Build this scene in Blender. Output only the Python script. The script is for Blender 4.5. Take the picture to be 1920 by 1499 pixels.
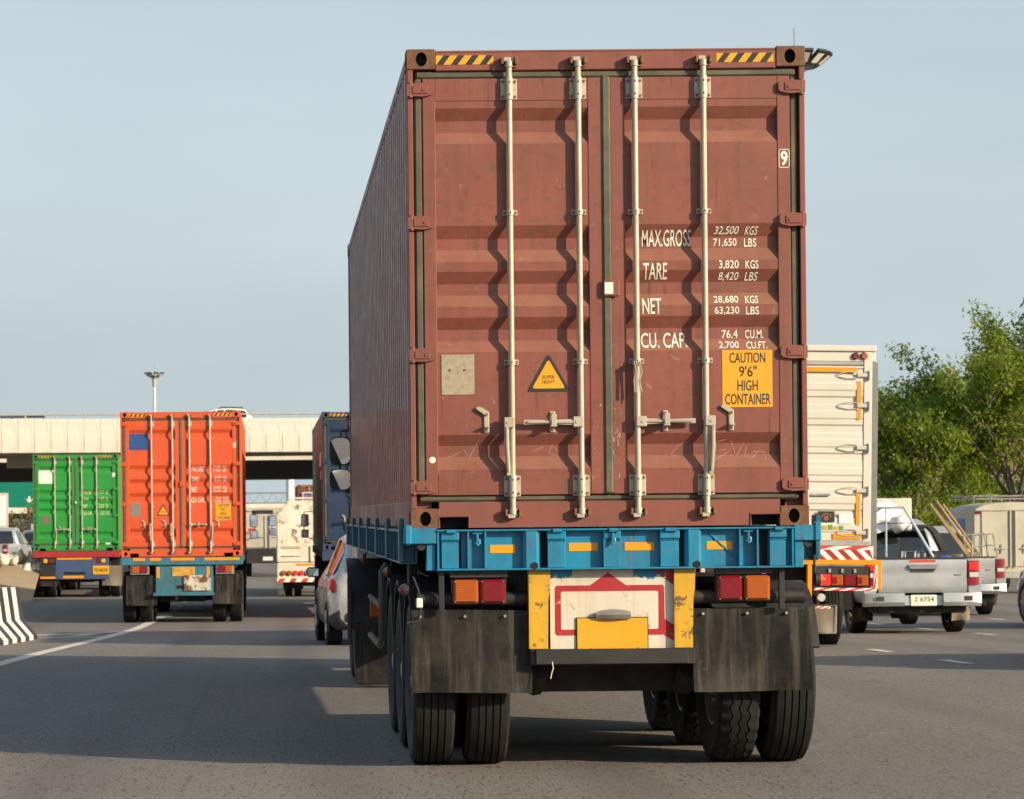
import bpy, bmesh, math, random
from mathutils import Vector, Matrix
R = math.radians
for o in list(bpy.data.objects):
    bpy.data.objects.remove(o, do_unlink=True)
scn = bpy.context.scene
COL = scn.collection

# ------------------------------------------------------------------ camera, sky, sun, exposure
EYE = 1.58
cam = bpy.data.cameras.new('camera'); cam_o = bpy.data.objects.new('camera', cam); COL.objects.link(cam_o)
cam.sensor_width = 36.0; cam.lens = 36.0 * 5166 / 1920
cam.shift_x = (960 - 500) / 1920; cam.shift_y = (968 - 749.5) / 1920
cam.clip_end = 6000
cam_o.matrix_world = Matrix.Translation((0, 0, EYE)) @ Matrix.Rotation(R(90), 4, 'X') @ Matrix.Rotation(-0.0094, 4, 'Z')
cam.dof.use_dof = True; cam.dof.focus_distance = 17.2; cam.dof.aperture_fstop = 10
scn.camera = cam_o

SUN_TO = Vector((0.825, -0.565, 0.365)).normalized()      # towards the sun
w = bpy.data.worlds.new('World'); scn.world = w; w.use_nodes = True
nt = w.node_tree; nt.nodes.clear()
sky = nt.nodes.new('ShaderNodeTexSky'); sky.sky_type = 'NISHITA'; sky.sun_disc = False
sky.sun_elevation = math.asin(SUN_TO.z); sky.sun_rotation = math.atan2(SUN_TO.x, SUN_TO.y)
sky.air_density = 1.0; sky.dust_density = 4.0; sky.ozone_density = 1.5; sky.altitude = 0
bg = nt.nodes.new('ShaderNodeBackground'); bg.inputs[1].default_value = 0.12
wo = nt.nodes.new('ShaderNodeOutputWorld')
# thin milky cloud veil over the blue
tc = nt.nodes.new('ShaderNodeTexCoord'); mp = nt.nodes.new('ShaderNodeMapping'); mp.inputs['Scale'].default_value = (2.2, 2.2, 8)
nz = nt.nodes.new('ShaderNodeTexNoise'); nz.inputs['Scale'].default_value = 1.3; nz.inputs['Detail'].default_value = 5
rp = nt.nodes.new('ShaderNodeMapRange'); rp.inputs[1].default_value = .3; rp.inputs[2].default_value = .75; rp.inputs[3].default_value = .64; rp.inputs[4].default_value = 1.0
mx = nt.nodes.new('ShaderNodeMix'); mx.data_type = 'RGBA'; mx.inputs[7].default_value = (3.75, 4.4, 4.7, 1)
nt.links.new(tc.outputs['Generated'], mp.inputs[0]); nt.links.new(mp.outputs[0], nz.inputs[0]); nt.links.new(nz.outputs[0], rp.inputs[0])
sp_ = nt.nodes.new('ShaderNodeSeparateXYZ'); hz = nt.nodes.new('ShaderNodeMapRange'); hz.inputs[1].default_value = .1; hz.inputs[2].default_value = .9; hz.inputs[3].default_value = 1; hz.inputs[4].default_value = .12
ml = nt.nodes.new('ShaderNodeMath'); ml.operation = 'MULTIPLY'      # the haze veil thins towards the zenith
nt.links.new(tc.outputs['Generated'], sp_.inputs[0]); nt.links.new(sp_.outputs[2], hz.inputs[0]); nt.links.new(hz.outputs[0], ml.inputs[0]); nt.links.new(rp.outputs[0], ml.inputs[1])
nt.links.new(ml.outputs[0], mx.inputs[0]); nt.links.new(sky.outputs[0], mx.inputs[6])
nt.links.new(mx.outputs[2], bg.inputs[0]); nt.links.new(bg.outputs[0], wo.inputs[0])

sun = bpy.data.lights.new('sun', 'SUN'); sun.energy = 5.0; sun.angle = R(0.6); sun.color = (1, .83, .60)
sun_o = bpy.data.objects.new('sun', sun); COL.objects.link(sun_o)
sun_o.rotation_euler = (-SUN_TO).to_track_quat('-Z', 'Y').to_euler()

vs = scn.view_settings; vs.view_transform = 'Standard'; vs.look = 'None'; vs.exposure = 0.5; vs.gamma = 1; vs.use_curve_mapping = False
scn.cycles.max_bounces = 6; scn.cycles.diffuse_bounces = 3; scn.cycles.glossy_bounces = 3; scn.cycles.transparent_max_bounces = 6
scn.cycles.caustics_reflective = False; scn.cycles.caustics_refractive = False
scn.cycles.use_denoising = True

# ------------------------------------------------------------------ helpers
_GZ = [(-100, 0), (19, 0), (25, -.03), (30, -.09), (37, -.21), (43.5, -.36), (50, -.48), (56, -.57), (65, -.64), (78, -.68), (110, -.72), (170, -.75), (4000, -.75)]
def gz(y):
    for (a, za), (b, zb) in zip(_GZ, _GZ[1:]):
        if a <= y <= b:
            return za + (zb - za) * (y - a) / (b - a)
    return 0
def road_z(y):      # smoothed road height
    return sum(gz(y + d) for d in (-3, -1.5, 0, 1.5, 3)) / 5

class MB:
    def __init__(s): s.v = []; s.f = []; s.m = []
    def add(s, vs_, fs, m=0):
        b = len(s.v); s.v += [tuple(v) for v in vs_]
        for f in fs: s.f.append([b + i for i in f]); s.m.append(m)
        return s
    def box(s, x0, x1, y0, y1, z0, z1, c=0, m=0):
        if x0 > x1: x0, x1 = x1, x0
        if y0 > y1: y0, y1 = y1, y0
        if z0 > z1: z0, z1 = z1, z0
        c = min(c, (x1-x0)*.45, (y1-y0)*.45, (z1-z0)*.45)
        if c <= 0:
            V = [(x, y, z) for x in (x0, x1) for y in (y0, y1) for z in (z0, z1)]
            return s.add(V, [(0,1,3,2),(4,6,7,5),(0,4,5,1),(2,3,7,6),(0,2,6,4),(1,5,7,3)], m)
        V = []; idx = {}
        lo = (x0, y0, z0); hi = (x1, y1, z1)
        for cx in (0, 1):
            for cy in (0, 1):
                for cz in (0, 1):
                    k = (cx, cy, cz)
                    for ax in range(3):
                        p = []
                        for a in range(3):
                            e = lo[a] if k[a] == 0 else hi[a]
                            p.append(e if a == ax else (e + c if k[a] == 0 else e - c))
                        idx[k, ax] = len(V); V.append(p)
        F = []
        for ax in range(3):
            a, b = [i for i in range(3) if i != ax]
            for e in (0, 1):
                q = []
                for (i, j) in ((0,0),(1,0),(1,1),(0,1)):
                    k = [0,0,0]; k[ax] = e; k[a] = i; k[b] = j; q.append(idx[tuple(k), ax])
                F.append(q)
            for i in (0, 1):
                for j in (0, 1):
                    k0 = [0,0,0]; k0[a] = i; k0[b] = j; k1 = list(k0); k1[ax] = 1
                    k0 = tuple(k0); k1 = tuple(k1)
                    F.append([idx[k0, a], idx[k0, b], idx[k1, b], idx[k1, a]])
        for cx in (0, 1):
            for cy in (0, 1):
                for cz in (0, 1):
                    F.append([idx[(cx,cy,cz), a] for a in range(3)])
        return s.add(V, F, m)
    def prism(s, poly, axis, a, b, m=0):
        """polygon of 2-D points extruded along axis from a to b (axis x: (y,z), y: (x,z), z: (x,y))"""
        def P(p, t): return (t, p[0], p[1]) if axis == 'x' else (p[0], t, p[1]) if axis == 'y' else (p[0], p[1], t)
        n = len(poly)
        V = [P(p, a) for p in poly] + [P(p, b) for p in poly]
        F = [list(range(n)), list(range(2*n-1, n-1, -1))] + [[i, (i+1) % n, n+(i+1) % n, n+i] for i in range(n)]
        return s.add(V, F, m)
    def cyl(s, p0, p1, r0, r1=None, n=14, m=0, cap=True):
        r1 = r0 if r1 is None else r1
        p0 = Vector(p0); p1 = Vector(p1); d = (p1 - p0).normalized()
        u = d.orthogonal().normalized(); v = d.cross(u)
        V = []
        for p, r in ((p0, r0), (p1, r1)):
            for i in range(n):
                t = 2*math.pi*i/n; V.append(p + u*(r*math.cos(t)) + v*(r*math.sin(t)))
        F = [[i, (i+1) % n, n+(i+1) % n, n+i] for i in range(n)]
        if cap: F += [list(range(n)), list(range(2*n-1, n-1, -1))]
        return s.add(V, F, m)
    def tube(s, pts, r, n=8, m=0, radii=None):
        pts = [Vector(p) for p in pts]; V = []; F = []; k = len(pts); u = None
        for i, p in enumerate(pts):
            d = (pts[min(i+1, k-1)] - pts[max(i-1, 0)]).normalized()
            if u is None: u = d.orthogonal().normalized()
            else:
                u = u - d*u.dot(d); u = u.normalized() if u.length > 1e-5 else d.orthogonal().normalized()
            w_ = d.cross(u); rr = radii[i] if radii else r
            for j in range(n):
                t = 2*math.pi*j/n; V.append(p + u*(rr*math.cos(t)) + w_*(rr*math.sin(t)))
        for i in range(k-1):
            for j in range(n):
                F.append([i*n+j, i*n+(j+1) % n, (i+1)*n+(j+1) % n, (i+1)*n+j])
        F += [list(range(n)), list(range(k*n-1, (k-1)*n-1, -1))]
        return s.add(V, F, m)
    def lathe(s, prof, axis='x', n=40, c=(0,0,0), m=0, close=False, wob=None):
        """profile of (along, radius) turned round an axis"""
        V = []; F = []; k = len(prof)
        for i in range(n):
            t = 2*math.pi*i/n
            for j, (a, r) in enumerate(prof):
                if wob: a, r = wob(i, j, a, r)
                p = (a, r*math.cos(t), r*math.sin(t))
                if axis == 'y': p = (r*math.cos(t), a, r*math.sin(t))
                elif axis == 'z': p = (r*math.cos(t), r*math.sin(t), a)
                V.append((p[0]+c[0], p[1]+c[1], p[2]+c[2]))
        for i in range(n):
            i2 = (i+1) % n
            for j in range(k-1 if not close else k):
                j2 = (j+1) % k
                F.append([i*k+j, i2*k+j, i2*k+j2, i*k+j2])
        return s.add(V, F, m)
    def loft(s, secs, m=0, cap=True, closed=True):
        n = len(secs[0]); b = []; F = []
        for sec in secs: b += list(sec)
        for i in range(len(secs)-1):
            for j in range(n if closed else n-1):
                F.append([i*n+j, i*n+(j+1) % n, (i+1)*n+(j+1) % n, (i+1)*n+j])
        if cap: F += [list(range(n)), list(range(len(b)-1, len(b)-n-1, -1))]
        return s.add(b, F, m)
    def holeplate(s, x0, x1, z0, z1, y, cx, cz, rx, rz, depth, n=16, m=0, mh=1):
        """rectangle facing -y with an oval hole that goes in by depth"""
        out = []; inn = []
        for i in range(n):
            t = 2*math.pi*(i+.5)/n; c, si = math.cos(t), math.sin(t)
            inn.append((cx + rx*c, y, cz + rz*si))
            k = max(abs(c), abs(si)); 
            ox = c/k; oz = si/k
            out.append((cx + (x1-cx if ox > 0 else cx-x0)*ox, y, cz + (z1-cz if oz > 0 else cz-z0)*oz))
        cor = [(x1, y, z1), (x0, y, z1), (x0, y, z0), (x1, y, z0)]
        back = [(p[0], y+depth, p[2]) for p in inn]
        V = out + inn + back + cor
        F = []
        for i in range(n):
            j = (i+1) % n
            F.append([i, j, n+j, n+i])
        s.add(V, F, m)
        for q in range(4):
            i = (q*n//4 + n//8 - 1) % n
            s.add([out[i], out[(i+1) % n], cor[q]], [[0, 1, 2]], m)
        s.add(inn + back, [[i, (i+1) % n, n+(i+1) % n, n+i] for i in range(n)] + [list(range(2*n-1, n-1, -1))], mh)
        return s
    def xform(s, M):
        s.v = [tuple(M @ Vector(v)) for v in s.v]; return s
    def mesh(s, name, mats, ang=35, recalc=True):
        me = bpy.data.meshes.new(name); me.from_pydata(s.v, [], s.f)
        for mm in (mats if isinstance(mats, (list, tuple)) else [mats]): me.materials.append(mm)
        me.polygons.foreach_set('material_index', s.m)
        if recalc:
            bm = bmesh.new(); bm.from_mesh(me); bmesh.ops.recalc_face_normals(bm, faces=bm.faces); bm.to_mesh(me); bm.free()
        if ang:
            me.polygons.foreach_set('use_smooth', [True]*len(me.polygons)); me.set_sharp_from_angle(angle=R(ang))
        me.update(); return me
    def build(s, name, mats, parent=None, loc=None, **k):
        return link(name, s.mesh(name, mats, **k), parent, loc)

def link(name, data, parent=None, loc=None, rot=None):
    o = bpy.data.objects.new(name, data); COL.objects.link(o)
    if parent: o.parent = parent
    if loc: o.location = loc
    if rot: o.rotation_euler = rot
    return o
def tag(o, label, cat, group=None, kind=None):
    o['label'] = label; o['category'] = cat
    if group: o['group'] = group
    if kind: o['kind'] = kind
    return o
def thing(name, label, cat, loc=(0,0,0), rot=(0,0,0), group=None):
    o = link(name, None, None, loc, rot); o.empty_display_size = .2
    return tag(o, label, cat, group)
def structure(o): o['kind'] = 'structure'; return o

# ------------------------------------------------------------------ materials
def srgb(r, g, b):
    f = lambda c: c/12.92 if c <= .04045 else ((c+.055)/1.055)**2.4
    return (f(r/255), f(g/255), f(b/255))
class NT:
    def __init__(s, name):
        s.m = bpy.data.materials.new(name); s.m.use_nodes = True; s.t = s.m.node_tree
        s.b = s.t.nodes['Principled BSDF']; s.tc = s.n('ShaderNodeTexCoord')
    def n(s, t): return s.t.nodes.new(t)
    def l(s, a, b): s.t.links.new(a, b)
    def noise(s, scale, detail=5, rough=.55, stretch=None, coord='Object', off=0):
        mp = s.n('ShaderNodeMapping'); s.l(s.tc.outputs[coord], mp.inputs[0])
        mp.inputs['Location'].default_value = (off, off*.7, off*.3)
        if stretch: mp.inputs['Scale'].default_value = stretch
        z = s.n('ShaderNodeTexNoise'); z.inputs['Scale'].default_value = scale; z.inputs['Detail'].default_value = detail; z.inputs['Roughness'].default_value = rough
        s.l(mp.outputs[0], z.inputs[0]); return z.outputs[0]
    def ramp(s, x, a, b, lo=0., hi=1.):
        r = s.n('ShaderNodeMapRange'); r.inputs[1].default_value = a; r.inputs[2].default_value = b; r.inputs[3].default_value = lo; r.inputs[4].default_value = hi
        r.interpolation_type = 'SMOOTHSTEP'; s.l(x, r.inputs[0]); return r.outputs[0]
    def mix(s, f, a, b):
        x = s.n('ShaderNodeMix'); x.data_type = 'RGBA'
        for v, i in ((f, 0), (a, 6), (b, 7)):
            if hasattr(v, 'is_linked') or isinstance(v, bpy.types.NodeSocket): s.l(v, x.inputs[i])
            elif i == 0: x.inputs[0].default_value = v
            else: x.inputs[i].default_value = (*v[:3], 1)
        return x.outputs[2]
    def math(s, op, a, b):
        x = s.n('ShaderNodeMath'); x.operation = op
        for v, i in ((a, 0), (b, 1)):
            if isinstance(v, bpy.types.NodeSocket): s.l(v, x.inputs[i])
            else: x.inputs[i].default_value = v
        return x.outputs[0]
    def bump(s, h, strength, dist):
        b = s.n('ShaderNodeBump'); b.inputs['Strength'].default_value = strength; b.inputs['Distance'].default_value = dist
        s.l(h, b.inputs['Height']); s.l(b.outputs[0], s.b.inputs['Normal'])
def mat(name, col, rough=.5, metal=0., var=.12, vs=2.5, dirt=None, da=0., ds=2.2, streak=0., rust=0., rs=7, rt=.57, bump=0., bs=60, emit=0., spec=.5, coat=0., chip=None, ca=0., ct=.64, runs=0., dust=None, dm=.5):
    t = NT(name)
    c = t.mix(t.noise(vs), [x*(1-var) for x in col], [min(1, x*(1+var)) for x in col])
    dc = dirt or (.09, .075, .055)
    if da: c = t.mix(t.math('MULTIPLY', t.ramp(t.noise(ds, 8, .65, off=3), .38, .72), da), c, dc)
    if streak: c = t.mix(t.math('MULTIPLY', t.ramp(t.noise(3, 6, .6, stretch=(6, 6, .35), off=7), .45, .72), streak), c, dc)
    if chip: c = t.mix(t.math('MULTIPLY', t.ramp(t.noise(11, 8, .7, off=15), ct, ct+.03), ca), c, chip)
    if rust: c = t.mix(t.math('MULTIPLY', t.ramp(t.noise(rs, 9, .7, off=11), rt, rt+.11), rust), c, (.13, .05, .022))
    if runs:      # thin rust runs weeping down the sheet
        f = t.math('MULTIPLY', t.ramp(t.noise(4.5, 6, .6, stretch=(7, 7, .45), off=31), .58, .70), t.ramp(t.noise(1.6, 4, .6, off=37), .42, .62)); c = t.mix(t.math('MULTIPLY', f, runs), c, (.10, .035, .016))
    if dust:      # road dust lying on whatever faces up
        ge = t.n('ShaderNodeNewGeometry'); sx = t.n('ShaderNodeSeparateXYZ'); t.l(ge.outputs['True Normal'], sx.inputs[0])
        c = t.mix(t.math('MULTIPLY', t.ramp(sx.outputs[2], .12, .5), t.ramp(t.noise(3, 6, .65, off=21), .25, .7, .35*dm, dm)), c, dust)
    t.l(c, t.b.inputs['Base Color'])
    r = t.ramp(t.noise(vs*3, 4, off=5), .3, .7, max(0, rough-.1), min(1, rough+.12)); t.l(r, t.b.inputs['Roughness'])
    t.b.inputs['Metallic'].default_value = metal; t.b.inputs['Specular IOR Level'].default_value = spec
    if coat: t.b.inputs['Coat Weight'].default_value = coat; t.b.inputs['Coat Roughness'].default_value = .06
    if emit: t.l(c, t.b.inputs['Emission Color']); t.b.inputs['Emission Strength'].default_value = emit
    if bump: t.bump(t.noise(bs, 4), bump, .01)
    return t.m
def simple(name, col, rough=.4, metal=0., spec=.5, trans=0.):
    t = NT(name); t.b.inputs['Base Color'].default_value = (*col, 1); t.b.inputs['Metallic'].default_value = metal
    r = t.ramp(t.noise(9, 4), .3, .7, max(0, rough-.05), rough+.08); t.l(r, t.b.inputs['Roughness'])
    t.b.inputs['Specular IOR Level'].default_value = spec; t.b.inputs['Transmission Weight'].default_value = trans
    return t.m
M = {}
M['black'] = mat('black_paint', (.012, .012, .013), .6, da=.5, dirt=(.035, .03, .025), ds=4)
M['hole'] = simple('dark_inside', (.008, .008, .008), .9)
M['rubber'] = mat('rubber', (.011, .011, .011), .82, da=.5, dirt=(.03, .027, .022), ds=5, bump=.2, bs=120, spec=.25)
M['rubber_dust'] = mat('dusty_sidewall', (.028, .026, .023), .9, da=.6, dirt=(.06, .052, .04), ds=6)
M['flap'] = mat('mudflap_rubber', (.010, .010, .010), .5, var=.3, vs=5, da=.35, dirt=(.075, .066, .05), ds=3, streak=.8, bump=.15, bs=30, chip=(.16, .15, .13), ca=.3, spec=.2)
M['underside'] = mat('grimy_underside', (.02, .019, .018), .85, da=.5, dirt=(.05, .04, .03))
M['rod'] = mat('galvanised_rod', (.45, .41, .33), .5, .2, da=.45, dirt=(.3, .24, .16), ds=9, streak=.3)
M['steel'] = mat('dull_steel', (.42, .41, .38), .42, .6, da=.4, ds=8)
M['chrome'] = simple('chrome', (.75, .75, .74), .16, 1.)
M['gasket'] = mat('gasket_rubber', (.075, .072, .05), .75, da=.6, dirt=(.16, .14, .08), ds=5)
M['rust'] = mat('rusty_iron', (.20, .085, .042), .8, da=.5, dirt=(.09, .04, .02), ds=9, bump=.3)
M['yellow'] = mat('yellow_sticker', (.68, .31, .012), .45, var=.05)
M['blacksign'] = simple('black_print', (.02, .02, .018), .5)
M['white_print'] = mat('white_print', (.74, .69, .58), .6, var=.06, vs=9)
M['reflector'] = mat('amber_reflector', (.72, .30, .01), .35, var=.06)
M['amber'] = mat('amber_lens', (.36, .080, .008), .22, var=.12, vs=12, coat=.6)
M['redlens'] = mat('red_lens', (.18, .007, .014), .2, var=.15, vs=12, coat=.6)
M['redlit'] = mat('lit_red_lens', (.9, .02, .012), .3, emit=.75)
M['clearlens'] = mat('clear_lens', (.5, .5, .47), .15, coat=.6)
M['glass'] = simple('tinted_glass', (.012, .016, .017), .03, 0, .9)
M['mirror'] = simple('mirror_glass', (.85, .87, .88), .02, 1.)
M['plastic'] = mat('black_plastic', (.02, .02, .021), .5, da=.3, dirt=(.07, .06, .05))
M['plate_y'] = mat('yellow_plate', (.66, .32, .012), .4, var=.08)
M['plate_w'] = mat('white_plate', (.6, .62, .55), .45, var=.08)
M['orange_tape'] = mat('orange_tape', (.72, .26, .006), .4, var=.07, vs=20)
M['red_tape'] = mat('red_tape', (.55, .05, .03), .4, var=.1)
M['white_tape'] = mat('white_tape', (.8, .77, .68), .45, var=.08)
M['mark'] = mat('road_paint', (.62, .60, .54), .75, var=.15, vs=6, da=.55, dirt=(.2, .18, .15), ds=5)

# ------------------------------------------------------------------ lettering
_fonts = {}
def text_mb(body, x0, x1, z0, z1, shear=0., bold=.006):
    """flat lettering fitted to a rectangle of the xz plane (y = 0)"""
    key = (body, bold)
    if key not in _fonts:
        cu = bpy.data.curves.new('lettering', 'FONT'); cu.body = body; cu.offset = bold; cu.resolution_u = 3
        ob = bpy.data.objects.new('lettering', cu); COL.objects.link(ob)
        me = bpy.data.meshes.new_from_object(ob.evaluated_get(bpy.context.evaluated_depsgraph_get()))
        _fonts[key] = ([tuple(v.co) for v in me.vertices], [list(p.vertices) for p in me.polygons])
        bpy.data.objects.remove(ob); bpy.data.curves.remove(cu); bpy.data.meshes.remove(me)
    V, F = _fonts[key]
    if not V: return MB()
    xa = min(v[0] for v in V); xb = max(v[0] for v in V); ya = min(v[1] for v in V); yb = max(v[1] for v in V)
    mb = MB()
    mb.add([(x0 + (v[0]-xa)/(xb-xa)*(x1-x0) + shear*(v[1]-ya)/(yb-ya)*(z1-z0), 0, z0 + (v[1]-ya)/(yb-ya)*(z1-z0)) for v in V], F)
    return mb
def drape(mb, name, material, fn, cuts, parent, lift=.0022):
    """lays flat lettering on a surface y = fn(z), cutting it where the surface bends"""
    me = mb.mesh(name, material, ang=None, recalc=False)
    bm = bmesh.new(); bm.from_mesh(me)
    for c in cuts:
        bmesh.ops.bisect_plane(bm, geom=bm.verts[:]+bm.edges[:]+bm.faces[:], plane_co=(0, 0, c), plane_no=(0, 0, 1))
    for v in bm.verts: v.co.y = fn(v.co.z) - lift
    for f in bm.faces:
        f.normal_update()
        if f.normal.y > 0: f.normal_flip()
    bm.to_mesh(me); bm.free()
    return link(name, me, parent)

# ------------------------------------------------------------------ wheels
def tyre_mesh(name, R_=.52, w_=.27, grooves=4, zig=False, n=56, inner=.29):
    h = w_/2; t = h*.82
    prof = [(-h*.72, inner), (-h*.98, inner+(R_-inner)*.35), (-h, inner+(R_-inner)*.6), (-h*.95, R_-.035), (-t, R_-.006)]
    for g in range(grooves):
        c = -t + 2*t*(g+1)/(grooves+1); gw = .0042*w_/.27; d = .012
        prof += [(c-gw*1.2, R_), (c-gw, R_-d), (c+gw, R_-d), (c+gw*1.2, R_)]
    prof += [(t, R_-.006), (h*.95, R_-.035), (h, inner+(R_-inner)*.6), (h*.98, inner+(R_-inner)*.35), (h*.72, inner)]
    mb = MB(); last = len(prof)-1
    if zig:
        n = 132
        def wob(i, j, a, r):
            if 5 <= j <= last-5: a += (.007 if (i//2) % 2 else -.007)
            if j in (4, last-4, 3, last-3) and (i//2) % 2 == 0: r -= .014
            return a, r
    else: wob = None
    mb.lathe(prof, 'x', n, wob=wob)
    # dusty side walls get the second material
    k = len(prof)
    mb.m = [1 if (i % (k-1)) in (0, 1, 2, k-2, k-3, k-4) else 0 for i in range(len(mb.f))]
    return mb.mesh(name, [M['rubber'], M['rubber_dust']])
def rim_mesh(name, r=.29, w_=.2, face=1, spokes=0, material=None):
    """pressed steel rim; face = +1 dished outwards on +x"""
    mb = MB(); f = face
    mb.lathe([(-f*w_/2, r), (-f*w_/2, r-.02), (f*w_*.1, r-.035), (f*w_*.1, r*.62), (f*w_*.32, r*.5), (f*w_*.32, r*.36), (f*w_*.55, r*.33), (f*w_*.6, r*.1), (f*w_*.6, .001)], 'x', 28)
    mb.lathe([(f*w_*.1, r-.035), (f*w_/2, r-.018), (f*w_/2, r+.004)], 'x', 28)
    for i in range(8):
        t = 2*math.pi*i/8; p = (f*w_*.3, r*.44*math.cos(t), r*.44*math.sin(t))
        mb.cyl(p, (p[0]+f*.03, p[1], p[2]), .014, n=6)
    if spokes:
        for i in range(spokes):
            t = 2*math.pi*i/spokes; c, s_ = math.cos(t), math.sin(t)
            mb.tube([(f*w_*.5, r*.2*c, r*.2*s_), (f*w_*.48, r*.9*c, r*.9*s_)], .028, 6)
    return mb.mesh(name, material or M['steel'])
TY = {}
def wheel(parent, x, y, z, kind, face):
    if (kind, 't') not in TY:
        if kind == 'truck': TY[kind, 't'] = tyre_mesh('truck_tyre')
        elif kind == 'lug': TY[kind, 't'] = tyre_mesh('lug_tyre', zig=True, grooves=3)
        elif kind == 'light': TY[kind, 't'] = tyre_mesh('light_truck_tyre', .42, .2, 3, n=40, inner=.23)
        elif kind == 'car': TY[kind, 't'] = tyre_mesh('car_tyre', .35, .225, 3, n=40, inner=.225)
        elif kind == 'pickup': TY[kind, 't'] = tyre_mesh('pickup_tyre', .37, .25, 3, n=40, inner=.22)
        for f in (1, -1):
            TY[kind, f] = rim_mesh(kind+'_rim', *{'truck': (.29, .2), 'lug': (.29, .2), 'light': (.23, .16), 'car': (.225, .19), 'pickup': (.22, .2)}[kind], f, spokes=5 if kind in ('car', 'pickup') else 0)
    o = link('wheel', TY[kind, 't'], parent, (x, y, z)); link('rim', TY[kind, face], o)
    return o
# ------------------------------------------------------------------ road
def asphalt():
    t = NT('asphalt')
    fine = t.noise(85, 3, .7, stretch=(1, .16, 1)); mid = t.noise(1.6, 6, .6, stretch=(1, .22, 1)); big = t.noise(.16, 4, .5, stretch=(1, .35, 1), off=4)
    c = t.mix(t.ramp(big, .35, .65), (.135, .122, .108), (.185, .168, .148))
    c = t.mix(t.math('MULTIPLY', t.ramp(mid, .4, .75), .45), c, (.11, .10, .09))
    c = t.mix(t.math('MULTIPLY', t.ramp(fine, .45, .72), .75), c, (.27, .25, .225))
    c = t.mix(t.math('MULTIPLY', t.ramp(t.noise(48, 2, .6, stretch=(1, .16, 1), off=9), .56, .68), .7), c, (.04, .038, .036))
    # darker worn wheel tracks and oil line along the lanes
    sp = t.n('ShaderNodeSeparateXYZ'); t.l(t.tc.outputs['Object'], sp.inputs[0])
    wv = t.math('SINE', t.math('MULTIPLY', sp.outputs[0], 3.8), 0)
    c = t.mix(t.math('MULTIPLY', t.ramp(wv, .1, 1), t.ramp(t.noise(.5, 4, stretch=(1, .1, 1), off=2), .35, .7, 0, .6)), c, (.085, .078, .07))
    c = t.mix(t.math('MULTIPLY', t.ramp(t.noise(2.6, 5, .6, stretch=(1, .3, 1), off=41), .66, .72), .55), c, (.06, .055, .05))
    # cracks sealed with tar
    vo = t.n('ShaderNodeTexVoronoi'); vo.feature = 'DISTANCE_TO_EDGE'; vo.inputs['Scale'].default_value = .16
    wp = t.mix(.25, t.tc.outputs['Object'], (0, 0, 0))
    mp = t.n('ShaderNodeMapping'); mp.inputs['Scale'].default_value = (1, .55, 1)
    dn = t.n('ShaderNodeTexNoise'); dn.inputs['Scale'].default_value = .9; dn.inputs['Detail'].default_value = 4
    va = t.n('ShaderNodeVectorMath'); va.operation = 'ADD'
    t.l(t.tc.outputs['Object'], va.inputs[0]); t.l(dn.outputs[1], va.inputs[1]); t.l(va.outputs[0], mp.inputs[0]); t.l(mp.outputs[0], vo.inputs['Vector'])
    c = t.mix(t.math('MULTIPLY', t.ramp(vo.outputs[0], .0, .006, 1, 0), .18), c, (.05, .046, .04))
    t.l(c, t.b.inputs['Base Color']); t.b.inputs['Roughness'].default_value = .78; t.b.inputs['Specular IOR Level'].default_value = .35
    t.bump(fine, .35, .006)
    return t.m
ys = [-60, -20, 0, 8] + [10 + 1.5*i for i in range(50)] + [90, 100, 110, 125, 140, 170, 220, 300, 500, 900, 1800, 3500]
xs = [-2500, -600, -150, -40, -20, -10, -5, 0, 5, 10, 20, 40, 150, 600, 2500]
mb = MB(); nx = len(xs)
mb.add([(x, y, road_z(y)) for y in ys for x in xs], [[j*nx+i, j*nx+i+1, (j+1)*nx+i+1, (j+1)*nx+i] for j in range(len(ys)-1) for i in range(nx-1)])
road = structure(mb.build('road', asphalt(), ang=40))
def marking(name, pts, w_):
    """painted line along pts (x, y) with width w_, laid 4 mm over the road"""
    P = []
    for (xa, ya), (xb, yb) in zip(pts, pts[1:]):
        k = max(1, int(math.hypot(xb-xa, yb-ya)/1.5))
        P += [(xa+(xb-xa)*i/k, ya+(yb-ya)*i/k) for i in range(k)]
    P.append(pts[-1]); mb = MB(); V = []
    for i, (x, y) in enumerate(P):
        a = P[max(0, i-1)]; b = P[min(len(P)-1, i+1)]; d = Vector((b[0]-a[0], b[1]-a[1])).normalized()
        for s_ in (-1, 1):
            X = x - d.y*s_*w_/2; Y = y + d.x*s_*w_/2; V.append((X, Y, road_z(Y)+.005))
    mb.add(V, [[2*i, 2*i+1, 2*i+3, 2*i+2] for i in range(len(P)-1)])
    return mb.build(name, M['mark'], road)
marking('edge_line', [(-4.6, 4), (-3.15, 32.4), (-2.45, 51), (-2.3, 62)], .2)
marking('gore_line', [(-3.85, 45.4), (-2.7, 45.6)], .3)
marking('gore_line', [(-4.0, 47.0), (-2.55, 49.3)], .3)
marking('gore_line', [(-3.3, 46.2), (-3.0, 47.9)], .2)
for x, y0, n in ((7.58, 22.3, 14), (10.93, 37.7, 10), (13.85, 33, 14)):
    for i in range(n): marking('lane_dash', [(x, y0+i*3.75), (x, y0+i*3.75+1.15)], .14)
for i in range(6): marking('lane_dash', [(-2.17, 60+i*4), (-2.17, 61.2+i*4)], .14)

# ------------------------------------------------------------------ shipping container
CW, CH = 2.423, 2.914
def dxz(px, py):
    """place on the door drawing -> metres on the door (x from its middle, z from the container's foot)"""
    dx = px-500; dy = py-968
    return ((dx-.0094*dy)/307.5-2.092, 1.58-(dy+.0094*dx)/307.5-1.497)
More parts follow.
